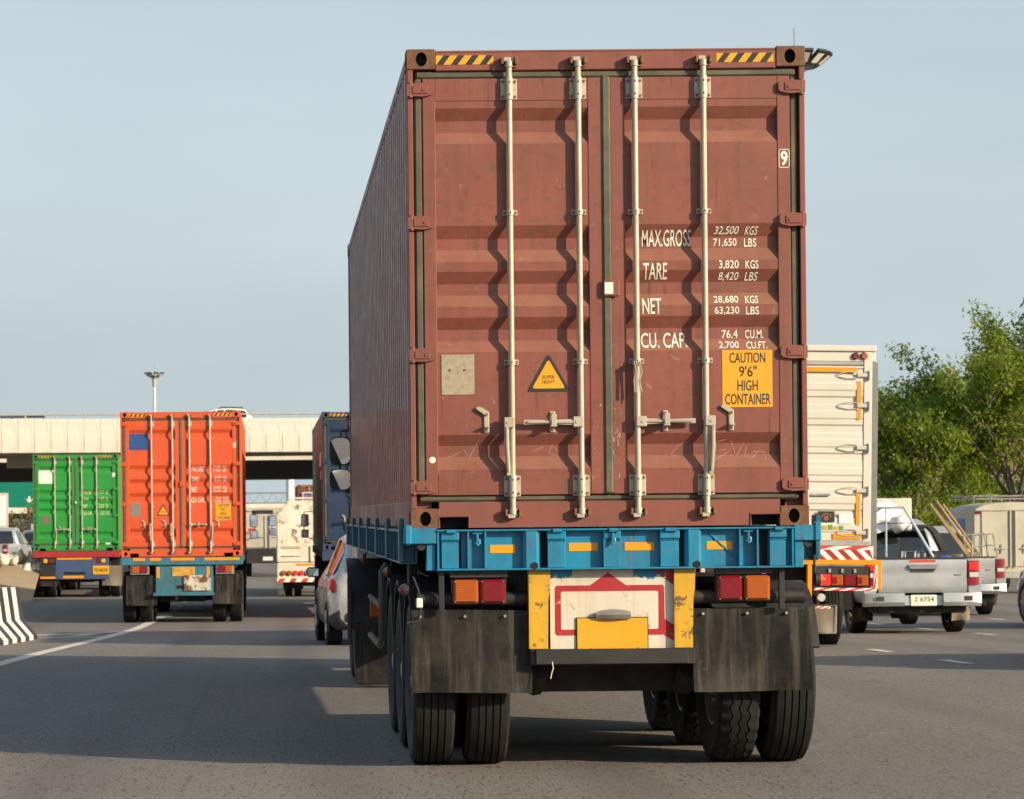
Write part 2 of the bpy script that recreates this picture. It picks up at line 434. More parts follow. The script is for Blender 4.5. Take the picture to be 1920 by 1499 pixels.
# door corrugation: bends of the panel measured from the container's foot, recess depth .036
_b = [(202.7, 225.3, 247.3, 269.3), (422.8, 446.9, 468, 491), (509, 531.7, 552.7, 575), (595, 617.4, 638.4, 660), (815, 835, 856, 880)]
PROF = []
for q in reversed(_b):
    z = [dxz(960, p)[1] for p in q]      # top .. bottom
    PROF += [(z[3], .004), (z[2], .042), (z[1], .042), (z[0], .004)]
def container(name, label, loc, P, H=CH, L=12.19, rot=(0,0,0), rows=None, digit='9', handles=None, extras=None, rng=1, lettercol=None):
    k = H/CH; hw = CW/2
    T = thing(name, label, 'container', loc, rot)
    rnd = random.Random(rng)
    pr = [(z*k, y) for z, y in PROF]
    def surf(z):
        if z <= pr[0][0]: return .004
        for (a, ya), (b, yb) in zip(pr, pr[1:]):
            if a <= z <= b: return ya + (yb-ya)*(z-a)/(b-a) if b > a else ya
        return .004
    def D(px, py):
        x, z = dxz(px, py); return x, z*k
    cuts = [z for z, y in pr]
    # castings with their oval holes
    for sx in (-1, 1):
        for zt in (0, 1):
            mb = MB(); x0, x1 = (-hw-.004, -hw+.172) if sx < 0 else (hw-.172, hw+.004)
            z0, z1 = (H-.118, H+.006) if zt else (-.006, .118)
            mb.box(x0, x1, .046, .156, z0, z1, .004); mb.box(x0, x0+.012, -.006, .047, z0, z1, .004); mb.box(x1-.012, x1, -.006, .047, z0, z1, .004); mb.box(x0+.01, x1-.01, -.006, .047, z0, z0+.012, .004); mb.box(x0+.01, x1-.01, -.006, .047, z1-.012, z1, .004)
            cx = (x0+x1)/2 + sx*-.004
            mb.holeplate(x0+.007, x1-.007, z0+.007, z1-.007, -.0062, cx, (z0+z1)/2, .034, .044, .045)
            mb.box(x0 if sx < 0 else x1-.006, x0+.006 if sx < 0 else x1, .05, .11, z0+.03, z1-.03, m=1)
            mb.build('corner_casting', [P['cast'], M['hole']], T)
            mb = MB(); mb.box(x0, x1, L-.16, L, z0, z1, .008); mb.build('corner_casting', P['cast'], T)
        # rear corner post: thin outer lip and the recessed face behind the hinge pins
        s0 = -hw if sx < 0 else hw
        mb = MB(); mb.box(s0, s0-sx*.034, .0, .12, .118, H-.118, .004); mb.box(s0-sx*.034, s0-sx*.13, .062, .12, .118, H-.118)
        mb.build('corner_post', P['post'], T)
        mb = MB(); mb.box(s0, s0-sx*.16, L-.13, L-.01, .118, H-.118, .005); mb.build('corner_post', P['paint'], T)
        mb = MB(); mb.box(s0-sx*.002, s0-sx*.062, .156, L-.16, H-.075, H-.004, .006); mb.build('top_rail', P['paint'], T)
        mb = MB(); mb.box(s0-sx*.004, s0-sx*.05, .156, L-.16, .0, .165, .006); mb.box(s0-sx*.0, s0-sx*.09, .156, L-.16, .01, .03); mb.build('bottom_rail', P['paint'], T)
        # corrugated side
        mb = MB(); V = []; y = .125; i = 0
        ysq = []
        while y < L-.14:
            ysq += [(y, .006), (y+.072, .006), (y+.14, .04), (y+.212, .04)]; y += .278
        for yy, d in ysq:
            for z in (.16, H-.07): V.append((s0-sx*d, yy, z))
        mb.add(V, [[2*i, 2*i+1, 2*i+3, 2*i+2] for i in range(len(ysq)-1)])
        o = mb.build('side_wall', P['side'], T, ang=20)
        if rng in (1, 3, 4):
            mb = MB()
            if sx < 0: mb.box(s0+.0045, s0+.005, 1.2, 3.2, H*.62, H*.72); mb.box(s0+.0045, s0+.005, 1.2, 2.4, H*.52, H*.58)
            if rng != 1: mb.build('side_lettering', M['white_print'], o)
    mb = MB(); mb.box(-hw+.06, hw-.06, .1, L-.05, H-.03, H-.012); mb.build('roof', P['paint'], T)
    mb = MB(); mb.box(-hw+.05, hw-.05, .12, L-.05, .10, .15)
    for i in range(24): mb.box(-hw+.05, hw-.05, .3+i*.48, .36+i*.48, .005, .10)
    mb.build('floor', P['under'], T)
    mb = MB(); mb.box(-hw+.16, hw-.16, L-.07, L-.02, .02, H-.02); mb.build('front_wall', P['paint'], T)
    # header and sill
    mb = MB(); mb.box(-hw+.172, hw-.172, -.001, .1, H-.128, H-.016, .006); mb.box(-hw+.172, hw-.172, .0, .1, H-.016, H-.004, .002); mb.build('header', P['paint'], T)
    a0, a1, b0, b1 = -1.037, -.862, .862, 1.037
    mb = MB(); mb.prism([(-hw+.172, .0), (a0, .0), (a0, .068), (a1, .068), (a1, .0), (b0, .0), (b0, .068), (b1, .068), (b1, .0), (hw-.172, .0), (hw-.172, .15), (-hw+.172, .15)], 'y', -.001, .1)
    mb.box(-hw+.172, hw-.172, .0, .1, .15, .158)
    mb.box(a0-.012, a1+.014, .097, .099, -.0, .08, m=1); mb.box(b0-.014, b1+.012, .097, .099, -.0, .08, m=1)
    mb.tube([(a0-.003, -.003, 0), (a0-.003, -.003, .07), (a1+.003, -.003, .07), (a1+.003, -.003, 0)], .006, 6); mb.tube([(b0-.003, -.003, 0), (b0-.003, -.003, .07), (b1+.003, -.003, .07), (b1+.003, -.003, 0)], .006, 6)
    mb.build('sill', [P['sill'], M['hole']], T)
    for xa, xb in ((D(817, 106)[0], D(925, 106)[0]), (D(1343, 106)[0], D(1450, 106)[0])):
        z1 = D(817, 105)[1]; z0 = D(817, 122)[1]; mb = MB(); mb.box(xa, xb, -.003, -.0015, z0, z1, m=0)
        n = 4; p = (xb-xa)/n
        for i in range(n):
            l = xa+i*p+p*.52; r = xa+(i+1)*p
            mb.add([(x, -.0036, z) for x, z in ((l-p*.48, z0), (l+p*.0, z0), (min(r, xb), z1), (l, z1))], [[0, 1, 2, 3]], 1)
        mb.build('warning_strip', [M['yellow'], M['blacksign']], T)
    # door gasket round the opening
    gz_ = H-.128
    mb = MB(); mb.box(-hw+.05, hw-.05, .012, .055, gz_-.046, gz_, .012); mb.box(-hw+.05, hw-.05, .012, .055, .158, .197, .012)
    for s_ in (-1, 1): mb.box(s_*(hw-.04), s_*(hw-.092), .02 if s_ > 0 else .003, .058, .197, gz_-.046, .012)
    mb.build('door_gasket', M['gasket'], T)
    # the two doors
    zb, zt = .199, gz_-.048
    rods_x = (-.592, -.172, .172, .59)
    hset = handles or {0: ('hang', -1), 1: ('flat', -1), 2: ('flat', 1), 3: ('hang', 1)}
    for s_ in (-1, 1):
        xo = s_*(hw-.092); xi = s_*.024            # outer and inner edge
        xa, xb_ = sorted((xo, xi)); d = MB()
        st = .078
        d.box(xo, xo-s_*st, .0, .05, zb, zt, .004); d.box(xi, xi+s_*.088, .0, .05, zb, zt, .004)
        pl, prt = sorted((xo-s_*st, xi+s_*.088)); 
        V = []
        zz = [(zb, .004)] + pr + [(zt, .004)]
        for z, y in zz: V += [(pl, y, z), (prt, y, z)]
        d.add(V, [[2*i, 2*i+1, 2*i+3, 2*i+2] for i in range(len(zz)-1)])
        d.box(pl, prt, .0, .004, zb, zb+.135, .001); d.box(pl, prt, .0, .004, zt-.135, zt, .001)
        door = d.build('door', P['door'], T, ang=20)
        # hinges
        for zpx in (168, 417, 665, 913):
            zc = dxz(960, zpx)[1]*k; h = MB(); e = s_*hw
            h.prism([(e, zc-.036), (e-s_*.095, zc-.042), (e-s_*.15, zc-.03), (e-s_*.162, zc-.018), (e-s_*.162, zc+.02), (e-s_*.148, zc+.033), (e-s_*.09, zc+.042), (e, zc+.036)], 'y', -.022, -.003)
            h.box(e-s_*.03, e-s_*.125, -.028, -.021, zc-.024, zc+.024, .005)
            h.cyl((e-s_*.02, -.008, zc-.046), (e-s_*.02, -.008, zc+.046), .016, n=10); h.cyl((e-s_*.1, -.033, zc), (e-s_*.1, -.02, zc), .009, n=8)
            h.build('hinge', P['hinge'], door)
        for i, x in enumerate(rods_x):
            if (x < 0) != (s_ < 0): continue
            yc = -.029; ztop = D(0, 132)[1]-.012*k; zbot = .10
            rm = MB(); rm.cyl((x, yc, zbot), (x, yc, ztop+.02), .0175, n=14); rod = rm.build('lock_rod', P['rod'], door)
            # cam ends and their keepers on header and sill
            for zc, up in ((H-.082, 1), (.082, -1)):
                c = MB(); c.cyl((x, yc, zc-up*.03), (x, yc, zc+up*.004), .025, n=12); c.box(x-.034, x+.012, yc-.02, yc+.018, zc+up*.002, zc+up*.028, .004); c.box(x+.004, x+.030, yc-.012, yc+.022, zc-.004*up, zc+up*.018, .004)
                c.build('cam', P['rod'], rod)
                c = MB(); c.box(x-.05, x-.034, -.05, -.001, zc-.014, zc+.03, .004); c.box(x+.032, x+.05, -.06, -.001, zc-.016, zc+.03, .004); c.box(x-.05, x+.05, -.014, -.001, zc-.024*up-.006, zc-.024*up+.006, .003)
                c.build('cam_keeper', P['keeper'], rod)
            for zpx, big in ((168, 1), (400, 0), (680, 0), (912, 1)):
                zc = dxz(960, zpx)[1]*k; b = MB(); hh, ww = (.064, .05) if big else (.017, .045)
                yb = surf(zc)
                b.box(x-ww, x+ww, yb-.008, yb-.0005, zc-hh, zc+hh, .006)
                b.box(x-.022, x+.022, yc-.012, yb-.004, zc-hh*.92, zc+hh*.92, .008)
                b.cyl((x, yc, zc-hh*(1.05 if big else .95)), (x, yc, zc+hh*(1.05 if big else .95)), .0235, n=14)
                for bx in ((-1, 1)):
                    for bz in ((-.72, .72) if big else (0,)):
                        b.cyl((x+bx*ww*.76, yb-.016, zc+bz*hh), (x+bx*ww*.76, yb-.006, zc+bz*hh), .0085, n=7, m=1)
                for bz in ((-.6, .6) if big else (0,)): b.cyl((x, yc-.0255, zc+bz*hh), (x, yc-.02, zc+bz*hh), .005, n=7, m=2)
                b.build('rod_bracket', [P['rod'], M['rust'], M['hole']], rod)
            mode, dr = hset[i]
            zh = dxz(960, 793)[1]*k
            h = MB(); h.box(x+dr*-.012, x+dr*.052, yc-.03, yc+.0, zh-.032, zh+.032, .005); h.cyl((x+dr*.028, yc-.034, zh), (x+dr*.028, yc-.028, zh), .01, n=8)
            if mode == 'hang':
                h.prism([(x+dr*.036-.016, zh-.02), (x+dr*.036+.014, zh-.02), (x+dr*.036+.016, zh-.16), (x+dr*.024+.013, zh-.322), (x+dr*.024-.012, zh-.322), (x+dr*.036-.014, zh-.16)], 'y', yc-.026, yc-.012)
                h.tube([(x+dr*.036, yc-.03, zh-.03), (x+dr*.034, yc-.034, zh-.15), (x+dr*.026, yc-.03, zh-.3)], .009, 6)
            else:
                h.prism([(x+dr*.04, zh-.018), (x+dr*.2, zh-.012), (x+dr*.35, zh-.014), (x+dr*.35, zh+.016), (x+dr*.2, zh+.012), (x+dr*.04, zh+.018)], 'y', yc-.02, yc-.004)
                h.tube([(x+dr*.05, yc-.022, zh), (x+dr*.2, yc-.026, zh), (x+dr*.33, yc-.022, zh)], .009, 6)
            h.build('handle', P['rod'], rod)
            # keeper the handle drops into
            kx = x+dr*(.172 if mode == 'flat' else .155); ky = surf(zh)
            q = MB(); q.box(kx-.017, kx+.017, ky-.012, ky-.0005, zh-.062, zh+.068, .012)
            for zz_ in (-.042, .05): q.cyl((kx, ky-.02, zh+zz_), (kx, ky-.01, zh+zz_), .009, n=7, m=1)
            if mode == 'flat':
                q.box(kx-.02, kx+.02, ky-.085, ky-.008, zh-.03, zh-.018, .004); q.box(kx-.015, kx+.018, ky-.078, ky-.070, zh-.02, zh+.05, .006)
            else:
                q.box(kx-.018, kx+.018, ky-.05, ky-.008, zh-.03, zh-.018, .004)
                q.prism([(kx-.012, zh+.05), (kx-.062, zh+.085), (kx-.055, zh+.1), (kx-.03, zh+.095), (kx+.014, zh+.068)], 'y', ky-.02, ky-.012)
            q.build('handle_keeper', [P['rod'], M['rust']], door)
        if s_ < 0:
            g = MB(); g.box(-.030, .026, -.012, .03, zb, zt+.01, .012); g.build('centre_gasket', M['gasket'], door)
            x0, z1 = D(1130, 525); x1, z0 = D(1161, 557)
            g = MB(); g.box(x0, x1, -.03, -.012, z0, z1, .008); g.build('door_stop', P['hinge'], door)
            if name == 'shipping_container' and rng == 1:
                g = MB(); g.box(x0+.008, x0+.06, -.0325, -.0302, z0+.016, z1-.018); g.build('sticker', M['white_print'], door)
        if s_ > 0 and rows:
            for body, X0, X1, Y0, Y1, sh in rows:
                xa_, za_ = D(X0, Y1); xb2, zb2 = D(X1, Y0)
                drape(text_mb(body, xa_, xb2, za_, zb2, sh), 'lettering', lettercol or M['white_print'], surf, cuts, door)
            if digit:
                xa_, za_ = D(1460, 315); xb2, zb2 = D(1480, 280)
                drape(text_mb(digit, xa_+.011, xb2-.011, za_+.012, zb2-.01, 0, .03), 'lettering', M['white_print'], lambda z: 0, [], door)
                f = MB()
                for (p, q, r_, s2) in ((xa_, xb2, za_, za_+.004), (xa_, xb2, zb2-.004, zb2), (xa_, xa_+.004, za_, zb2), (xb2-.004, xb2, za_, zb2)): f.box(p, q, -.002, -.0008, r_, s2)
                f.build('number_frame', M['white_print'], door)
        if extras: extras(s_, door, D, surf, cuts)
    return T
def sign_triangle(door, D, surf):
    x0, z0 = D(991, 735); x1, z1 = D(1066, 666); cx = (x0+x1)/2; zc = D(1000, 700)[1]; y = surf(zc)
    r = MB(); pts = []
    for ax, az in ((x0+.01, z0+.012), (x1-.01, z0+.012), (cx, z1-.012)):
        a0 = {0: 150, 1: -90, 2: 30}[len(pts)//5]
        for i in range(5): t = R(a0+i*30); pts.append((ax+.012*math.cos(t), az+.012*math.sin(t)))
    r.prism(pts, 'y', y-.003, y-.0008); r.build('warning_triangle', M['blacksign'], door)
    s_ = .76; mx_, mz = cx, z0+(z1-z0)*.36
    r = MB(); r.prism([(mx_+(p[0]-mx_)*s_, mz+(p[1]-mz)*s_) for p in pts], 'y', y-.0045, y-.0032); o = r.build('triangle_face', M['yellow'], door)
    for t, a, b in (('SUPER', 704, 711), ('HEAVY', 713, 720)):
        xa, za = D(1017, b); xb, zb = D(1040, a); drape(text_mb(t, xa, xb, za, zb, 0, .0), 'lettering', M['blacksign'], lambda z: y-.0046, [], door, .0008)
def caution(door, D, surf, cuts):
    x0, z0 = D(1355, 764); x1, z1 = D(1448, 656); mb = MB()
    n = 12
    V = []
    zz = sorted([z0, z1] + [c for c in cuts if z0 < c < z1])
    for z in zz: V += [(x0, surf(z)-.0015, z), (x1, surf(z)-.0015, z)]
    mb.add(V, [[2*i, 2*i+1, 2*i+3, 2*i+2] for i in range(len(zz)-1)]); mb.build('caution_label', M['yellow'], door)
    for t, a, b, c, d in (('CAUTION', 1368, 1435, 661, 681), ("9'6\"", 1386, 1419, 686, 707), ('HIGH', 1383, 1421, 713, 733), ('CONTAINER', 1360, 1445, 738, 759)):
        xa, za = D(a, d); xb, zb = D(b, c); drape(text_mb(t, xa, xb, za, zb, 0, .008), 'lettering', M['blacksign'], lambda z: surf(z)-.0015, cuts, door, .0012)
def textrows(v):
    return [('MAX.GROSS', 1205, 1297, 430, 462, 0), ('TARE', 1206, 1251, 493, 524, 0), ('NET', 1205, 1240, 559, 589, 0), ('CU. CAP.', 1203, 1289, 623, 653, 0),
     (v[0], 1339, 1384, 424, 441, .2), ('KGS', 1397, 1420, 424, 440, .2), (v[1], 1339, 1383, 446, 463, 0), ('LBS', 1397, 1420, 446, 462, 0),
     (v[2], 1348, 1385, 488, 506, 0), ('KGS', 1398, 1422, 488, 504, 0), (v[3], 1347, 1384, 510, 527, .15), ('LBS', 1397, 1420, 510, 526, .15),
     (v[4], 1339, 1385, 554, 570, 0), ('KGS', 1398, 1422, 554, 569, 0), (v[5], 1340, 1386, 575, 591, 0), ('LBS', 1399, 1423, 575, 590, 0),
     (v[6], 1355, 1385, 618, 634, 0), ('CU.M.', 1399, 1433, 618, 634, 0), (v[7], 1349, 1386, 640, 655, 0), ('CU.FT.', 1400, 1439, 640, 654, 0)]
def cpal(tag_, col, side=None, dirtc=(.12, .052, .032), cast=None, rust=.35, chips=True, dirt=.45, dustc=None):
    p = mat(tag_+'_paint', col, .52, var=.16, vs=1.1, dirt=dirtc, da=dirt, ds=1.7, streak=.5, rust=min(1, rust*1.6), rs=13, rt=.57-.05*(rust > .3), bump=.22, bs=3.2, chip=(.45, .36, .30) if chips else None, ca=.22, dust=dustc, runs=.9 if rust > .3 else .25)
    q = mat(tag_+'_post_paint', [c*.92 for c in col], .6, var=.12, dirt=dirtc, da=.6, rust=rust*1.4, rs=9)
    return dict(paint=p, door=p, post=q, sill=mat(tag_+'_sill_paint', [c*.95 for c in col], .6, var=.15, dirt=dirtc, da=.6, streak=.4, rust=rust, rs=10), hinge=q, side=side or p, cast=cast or M['rust'], keeper=M['rust'], rod=M['rod'], under=M['underside'])
# ------------------------------------------------------------------ the near container
MAROON = (.215, .063, .046)
mp_ = cpal('maroon', MAROON, cast=mat('rusty_casting', (.12, .05, .026), .75, var=.3, vs=8, da=.6, dirt=(.19, .095, .042), ds=11, rust=.6, bump=.3, bs=40), rust=.35, dustc=(.27, .135, .08))
mp_['side'] = mat('maroon_side', (.19, .062, .043), .5, var=.15, dirt=(.2, .10, .07), da=.2, streak=.4, rust=.4, coat=.2)  # wear streaks in a pale tint, also painting in sky sheen on the ribs
M['chalk'] = mat('chalk_line', (.36, .19, .15), .8)
def near_extras(s_, door, D, surf, cuts):
    if s_ < 0:
        x0, z0 = D(828, 741); x1, z1 = D(889, 665); y = surf((z0+z1)/2)
        mb = MB(); mb.box(x0, x1, y-.004, y-.0008, z0, z1, .001)
        for px in (844, 872): a, b = D(px, 694); mb.cyl((a, y-.01, b), (a, y-.003, b), .006, n=8, m=1)
        mb.build('data_plate', [mat('worn_data_plate', (.34, .29, .20), .6, var=.2, vs=40, da=.4, ds=30), M['rust']], door)
        sign_triangle(door, D, surf)
        a, b = D(811, 863); mb = MB(); mb.cyl((a, -.0018, b), (a, -.0006, b), .02, n=20); mb.build('round_sticker', M['white_print'], door)
    else:
        caution(door, D, surf, cuts)
        # knotted cord on the third rod
        x, z = D(1192, 682); mb = MB(); rn = random.Random(4)
        for k in range(4):
            a = x-.02+.012*k; mb.tube([(a, -.07, z+.01), (a+.012, -.075, z-.05), (a-.004+.01*rn.random(), -.066, z-.11), (a+.004+.012*rn.random(), -.072, z-.16-.05*rn.random())], .0035, 5)
        mb.lathe([(-.012, .024), (-.006, .029), (.0, .024), (.006, .029), (.012, .024)], 'z', 14, c=(x, -.044, z)); mb.build('cord', M['rod'], door)
    # chalk scrawl and scuffed mesh marks
    chalk = M['chalk']
    S = [[(838, 858), (850, 855), (862, 848)], [(870, 842), (880, 860), (900, 822)], [(905, 826), (897, 862), (908, 850), (912, 858), (902, 866)], [(888, 884), (868, 900), (865, 920), (880, 926), (905, 925)],
         [(1000, 846), (1020, 838)], [(1045, 842), (1035, 836), (1030, 850), (1055, 858)]] if s_ < 0 else \
        [[(1296, 826), (1272, 836), (1260, 852), (1275, 858)], [(1362, 824), (1344, 830), (1342, 862), (1370, 846)], [(1348, 846), (1364, 842)], [(1372, 826), (1382, 856), (1396, 830)], [(1402, 836), (1398, 856), (1412, 858), (1424, 846), (1410, 848)], [(1424, 846), (1436, 848), (1437, 862)]]
    for st in S:
        P = [D(*p) for p in st]; Q = []
        for i in range(len(P)-1):
            for j in range(6):
                t = j/6; Q.append((P[i][0]*(1-t)+P[i+1][0]*t, P[i][1]*(1-t)+P[i+1][1]*t))
        Q.append(P[-1])
        mb = MB(); V = []
        for i, (a, b) in enumerate(Q):
            p, n = Q[max(0, i-1)], Q[min(len(Q)-1, i+1)]; d = Vector((n[0]-p[0], n[1]-p[1])).normalized()*.0019
            V += [(a-d.y, surf(b)-.0012, b+d.x), (a+d.y, surf(b)-.0012, b-d.x)]
        mb.add(V, [[2*i, 2*i+1, 2*i+3, 2*i+2] for i in range(len(Q)-1)]); mb.build('chalk_scrawl', chalk, door)
    rn = random.Random(9+s_)
    mb = MB(); cols = ((1114, 1126),) if s_ < 0 else ((1146, 1165),)
    for a, b in cols:
        for zone in ((790, 815), (855, 872), (880, 900)):
            for r_ in range(int((zone[1]-zone[0])/2.6)):
                for c_ in range(int((b-a)/2.6)):
                    if rn.random() < .45:
                        px = a+c_*2.6+(r_ % 2)*1.3; py = zone[0]+r_*2.6; x, z = D(px, py); e = .0026
                        mb.add([(x-e, -.0012, z), (x, -.0012, z-e), (x+e, -.0012, z), (x, -.0012, z+e)], [[0, 1, 2, 3]])
    for i in range(3 if s_ < 0 else 12):
        px = rn.uniform(*(cols[0])); py = rn.uniform(760, 900); x, z = D(px, py); w_, h_ = rn.uniform(.003, .011), rn.uniform(.006, .03)
        n = 7; mb.add([(x+w_*math.cos(6.28*q/n)*rn.uniform(.5, 1), -.0016, z+h_*math.sin(6.28*q/n)*rn.uniform(.5, 1)) for q in range(n)], [list(range(n))])
    mb.build('scuff', M['chalk'], door)['kind'] = 'stuff'
container('shipping_container', 'large maroon high-cube container with white lettering and yellow caution label, nearest of all', (2.092, 16.8, 1.497), mp_, rows=textrows(['32,500', '71,650', '3,820', '8,420', '28,680', '63,230', '76.4', '2,700']), extras=near_extras, rng=1)

# ------------------------------------------------------------------ the near truck (trailer and tractor)
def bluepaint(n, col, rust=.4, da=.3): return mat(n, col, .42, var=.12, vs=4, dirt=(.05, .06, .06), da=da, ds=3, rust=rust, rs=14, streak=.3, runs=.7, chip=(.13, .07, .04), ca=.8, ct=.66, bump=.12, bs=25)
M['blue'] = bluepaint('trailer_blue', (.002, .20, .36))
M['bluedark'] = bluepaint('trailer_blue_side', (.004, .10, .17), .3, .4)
M['yellowpaint'] = mat('yellow_post_paint', (.58, .33, .015), .5, var=.1, vs=6, da=.25, dirt=(.2, .12, .03), rust=.4, rs=12, chip=(.03, .03, .03), ca=.8, ct=.57, streak=.3)
M['panelwhite'] = mat('weathered_white_panel', (.58, .54, .45), .5, var=.06, da=.3, dirt=(.4, .3, .18), streak=.35, rust=.6, rs=7, rt=.56)
M['panelred'] = mat('panel_red', (.34, .014, .02), .5, var=.15, chip=(.5, .46, .38), ca=.8, ct=.6)
M['fender'] = mat('plastic_fender', (.018, .02, .022), .6, var=.2, da=.5, dirt=(.04, .036, .03), ds=3)
T = thing('container_truck', 'near semi-trailer truck with bright blue frame, black mudflaps and blank yellow plate', 'truck', (2.092, 16.8, 0))
def TZ(py, px=1144): return EYE-(py-968+.0094*(px-500))/307.5
def TX(px): return (px-1144.5)/307.5
zt, zb = 1.486, 1.236
mb = MB(); mb.box(-1.06, 1.12, .03, .045, zb, zt-.008); mb.box(-1.06, 1.12, -.03, .16, zt-.012, zt, .003); mb.box(-1.06, 1.12, -.03, .12, zb, zb+.012, .003)
beam = mb.build('rear_beam', M['blue'], T)
for x in (TX(878), TX(910), TX(1133), TX(1387), TX(1420), -1.05, 1.11):
    mb = MB(); mb.box(x-.006, x+.006, -.022, .03, zb+.012, zt-.012, .002); mb.build('rib', M['blue'], beam)
for x in (TX(996), TX(1300)):
    mb = MB(); mb.prism([(x-.055, .03), (x-.05, -.006), (x-.03, -.026), (x+.03, -.026), (x+.05, -.006), (x+.055, .03)], 'z', zb+.012, zt-.012)
    mb.cyl((x+.02, -.032, zb+.026), (x+.02, -.026, zb+.026), .022, n=14, m=1); mb.build('post', [M['blue'], M['hole']], beam)
for a, b in ((828, 860), (1027, 1060), (1133, 1163), (1238, 1273), (1443, 1473)):
    mb = MB(); x0, x1 = TX(a), TX(b); mb.box(x0, x1, -.012, .03, zb+.012, zt-.07, .003); mb.box(x0-.004, x1+.004, -.026, .03, zt-.066, zt-.014, .005)
    mb.cyl((x0+.03, -.034, zt-.012), (x1-.02, -.034, zt-.012), .014, n=10)
    n = 14
    for i in range(n):
        q = x0+(x1-x0)*(i+.5)/n; mb.cyl((q-.004, -.013, zt-.07+.004*math.sin(i*2.3)), (q+.004, -.013, zt-.07+.004*math.sin(i*2.3)), .005, n=5)
    mb.build('hinge_plate', M['blue'], beam)
for a, b in ((1015, 1027), (1274, 1283), (1424, 1441), (862, 866)):
    mb = MB(); mb.box(TX(a), TX(b), .027, .0296, zb+.014, zt-.014); mb.build('slot', M['hole'], beam)
for a in (895, 1148, 1402):
    x = TX(a); mb = MB(); mb.box(x-.03, x+.03, -.034, .02, zt-.03, zt-.02, .003); mb.tube([(x, -.036, zt-.03), (x, -.038, zt-.07), (x-.008, -.036, zt-.085), (x+.0, -.045, zt-.095), (x+.014, -.04, zt-.085), (x+.012, -.036, zt-.06)], .008, 7); mb.build('rope_hook', M['blue'], beam)
for a, b, py in ((920, 967, 1030), (1068, 1123, 1026), (1173, 1228, 1025), (1327, 1375, 1023)):
    z = TZ(py, a); mb = MB(); mb.box(TX(a), TX(b), .0265, .0294, z-.025, z+.025); mb.build('reflector', M['reflector'], beam)
# weld beads
mb = MB(); rn = random.Random(2)
for (ax, az, bx, bz) in ((TX(1330), zt-.03, TX(1382), zb+.06), (TX(1060), zt-.06, TX(1060), zb+.02), (TX(911), zt-.05, TX(911), zb+.03), (TX(1163), zt-.06, TX(1163), zb+.03)):
    k = 26; mb.tube([(ax+(bx-ax)*i/k+rn.uniform(-.002, .002), .027, az+(bz-az)*i/k) for i in range(k+1)], .006, 6, radii=[rn.uniform(.004, .008) for i in range(k+1)])
mb.build('weld_bead', M['blue'], beam)
# end brackets either side of the beam
for sx, e in ((-1, -1.255), (1, 1.285)):
    i_ = -1.06 if sx < 0 else 1.12
    mb = MB(); mb.box(e, i_+sx*.0, -.02, .14, zt-.085, zt+.01, .004); mb.box(e, e-sx*.045, -.03, .03, zt-.09, zt+.03, .01); mb.box(i_+sx*.005, i_+sx*.06, .0, .1, zb-.0, zt-.085, .004)
    mb.cyl((i_+sx*.09, .0, zt-.1), (i_+sx*.09, .06, zt-.1), .026, n=12, m=1); mb.build('end_bracket', [M['blue'], M['black']], beam)
# side rails with stake pockets
for sx in (-1, 1):
    e = -1.268 if sx < 0 else 1.30
    mb = MB(); mb.box(e+.0, e-sx*.10, .14, 12.3, zt-.014, zt, .002); mb.box(e-sx*.088, e-sx*.10, .14, 12.3, zb+.05, zt-.014); mb.box(e, e-sx*.10, .14, 12.3, zb+.04, zb+.05, .002)
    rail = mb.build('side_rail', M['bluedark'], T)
    for i in range(26):
        y = .2+i*.46; mb = MB(); mb.box(e+sx*.002, e-sx*.088, y, y+.016, zb+.05, zt-.014, .002); 
        if i % 4 == 0: mb.box(e+sx*.012, e-sx*.02, y-.06, y+.06, zb+.05, zt+.07, .006)
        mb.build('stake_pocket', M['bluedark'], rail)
# main beams and crossmembers
for sx in (-1, 1):
    mb = MB(); x = .05+sx*.47; mb.box(x-.08, x+.08, .2, 12.0, 1.42, 1.44); mb.box(x-.01, x+.01, .2, 12.0, .98, 1.42); mb.box(x-.08, x+.08, .2, 12.0, .96, .98); mb.build('chassis_beam', M['underside'], T)
for i in range(20):
    mb = MB(); mb.box(-1.15, 1.2, .35+i*.6, .43+i*.6, 1.29, 1.44); mb.build('crossmember', M['underside'], T)
# lamps
for sx, cs in ((-1, (('amber', 850, 898), ('redlens', 901, 948))), (1, (('redlens', 1347, 1393), ('amber', 1397, 1445)))):
    y0, y1 = (1088, 1133) if sx < 0 else (1080, 1127)
    xa, xb = TX(cs[0][1]), TX(cs[1][2]); za, zb_ = TZ(y1, cs[0][1]), TZ(y0, cs[0][1])
    mb = MB(); mb.box(xa-.006, xb+.008, .05, .12, za-.006, zb_+.008, .006); mb.box(xa-.02, xb+.015, .02, .05, zb_+.012, zb_+.062, .004)
    for q in (.1, .5, .9): mb.cyl((xa+(xb-xa)*q, .012, zb_+.037), (xa+(xb-xa)*q, .02, zb_+.037), .008, n=7)
    lamp = mb.build('tail_lamp', M['plastic'], T)
    for cn, a, b in cs:
        x0, x1 = TX(a), TX(b); q = MB(); q.box(x0, x1, .018, .052, za, zb_, .016); q.box(x0+.012, x1-.012, .012, .02, za+.012, zb_-.012, .005)
        for cx_ in (x0+.012, x1-.012):
            for cz in (za+.012, zb_-.012): q.cyl((cx_, .012, cz), (cx_, .02, cz), .004, n=6, m=1)
        for i in range(11): zz = za+.02+(zb_-za-.04)*i/10; q.box(x0+.018, x1-.018, .0105, .0125, zz-.003, zz+.003, .0009)
        q.build('lens', [M[cn], M['steel']], lamp)
    mb = MB(); x = TX(823 if sx < 0 else 1462); mb.box(x, x+.033, .02, .05, TZ(1146), zb, .003); mb.build('flap_hanger', M['black'], T)
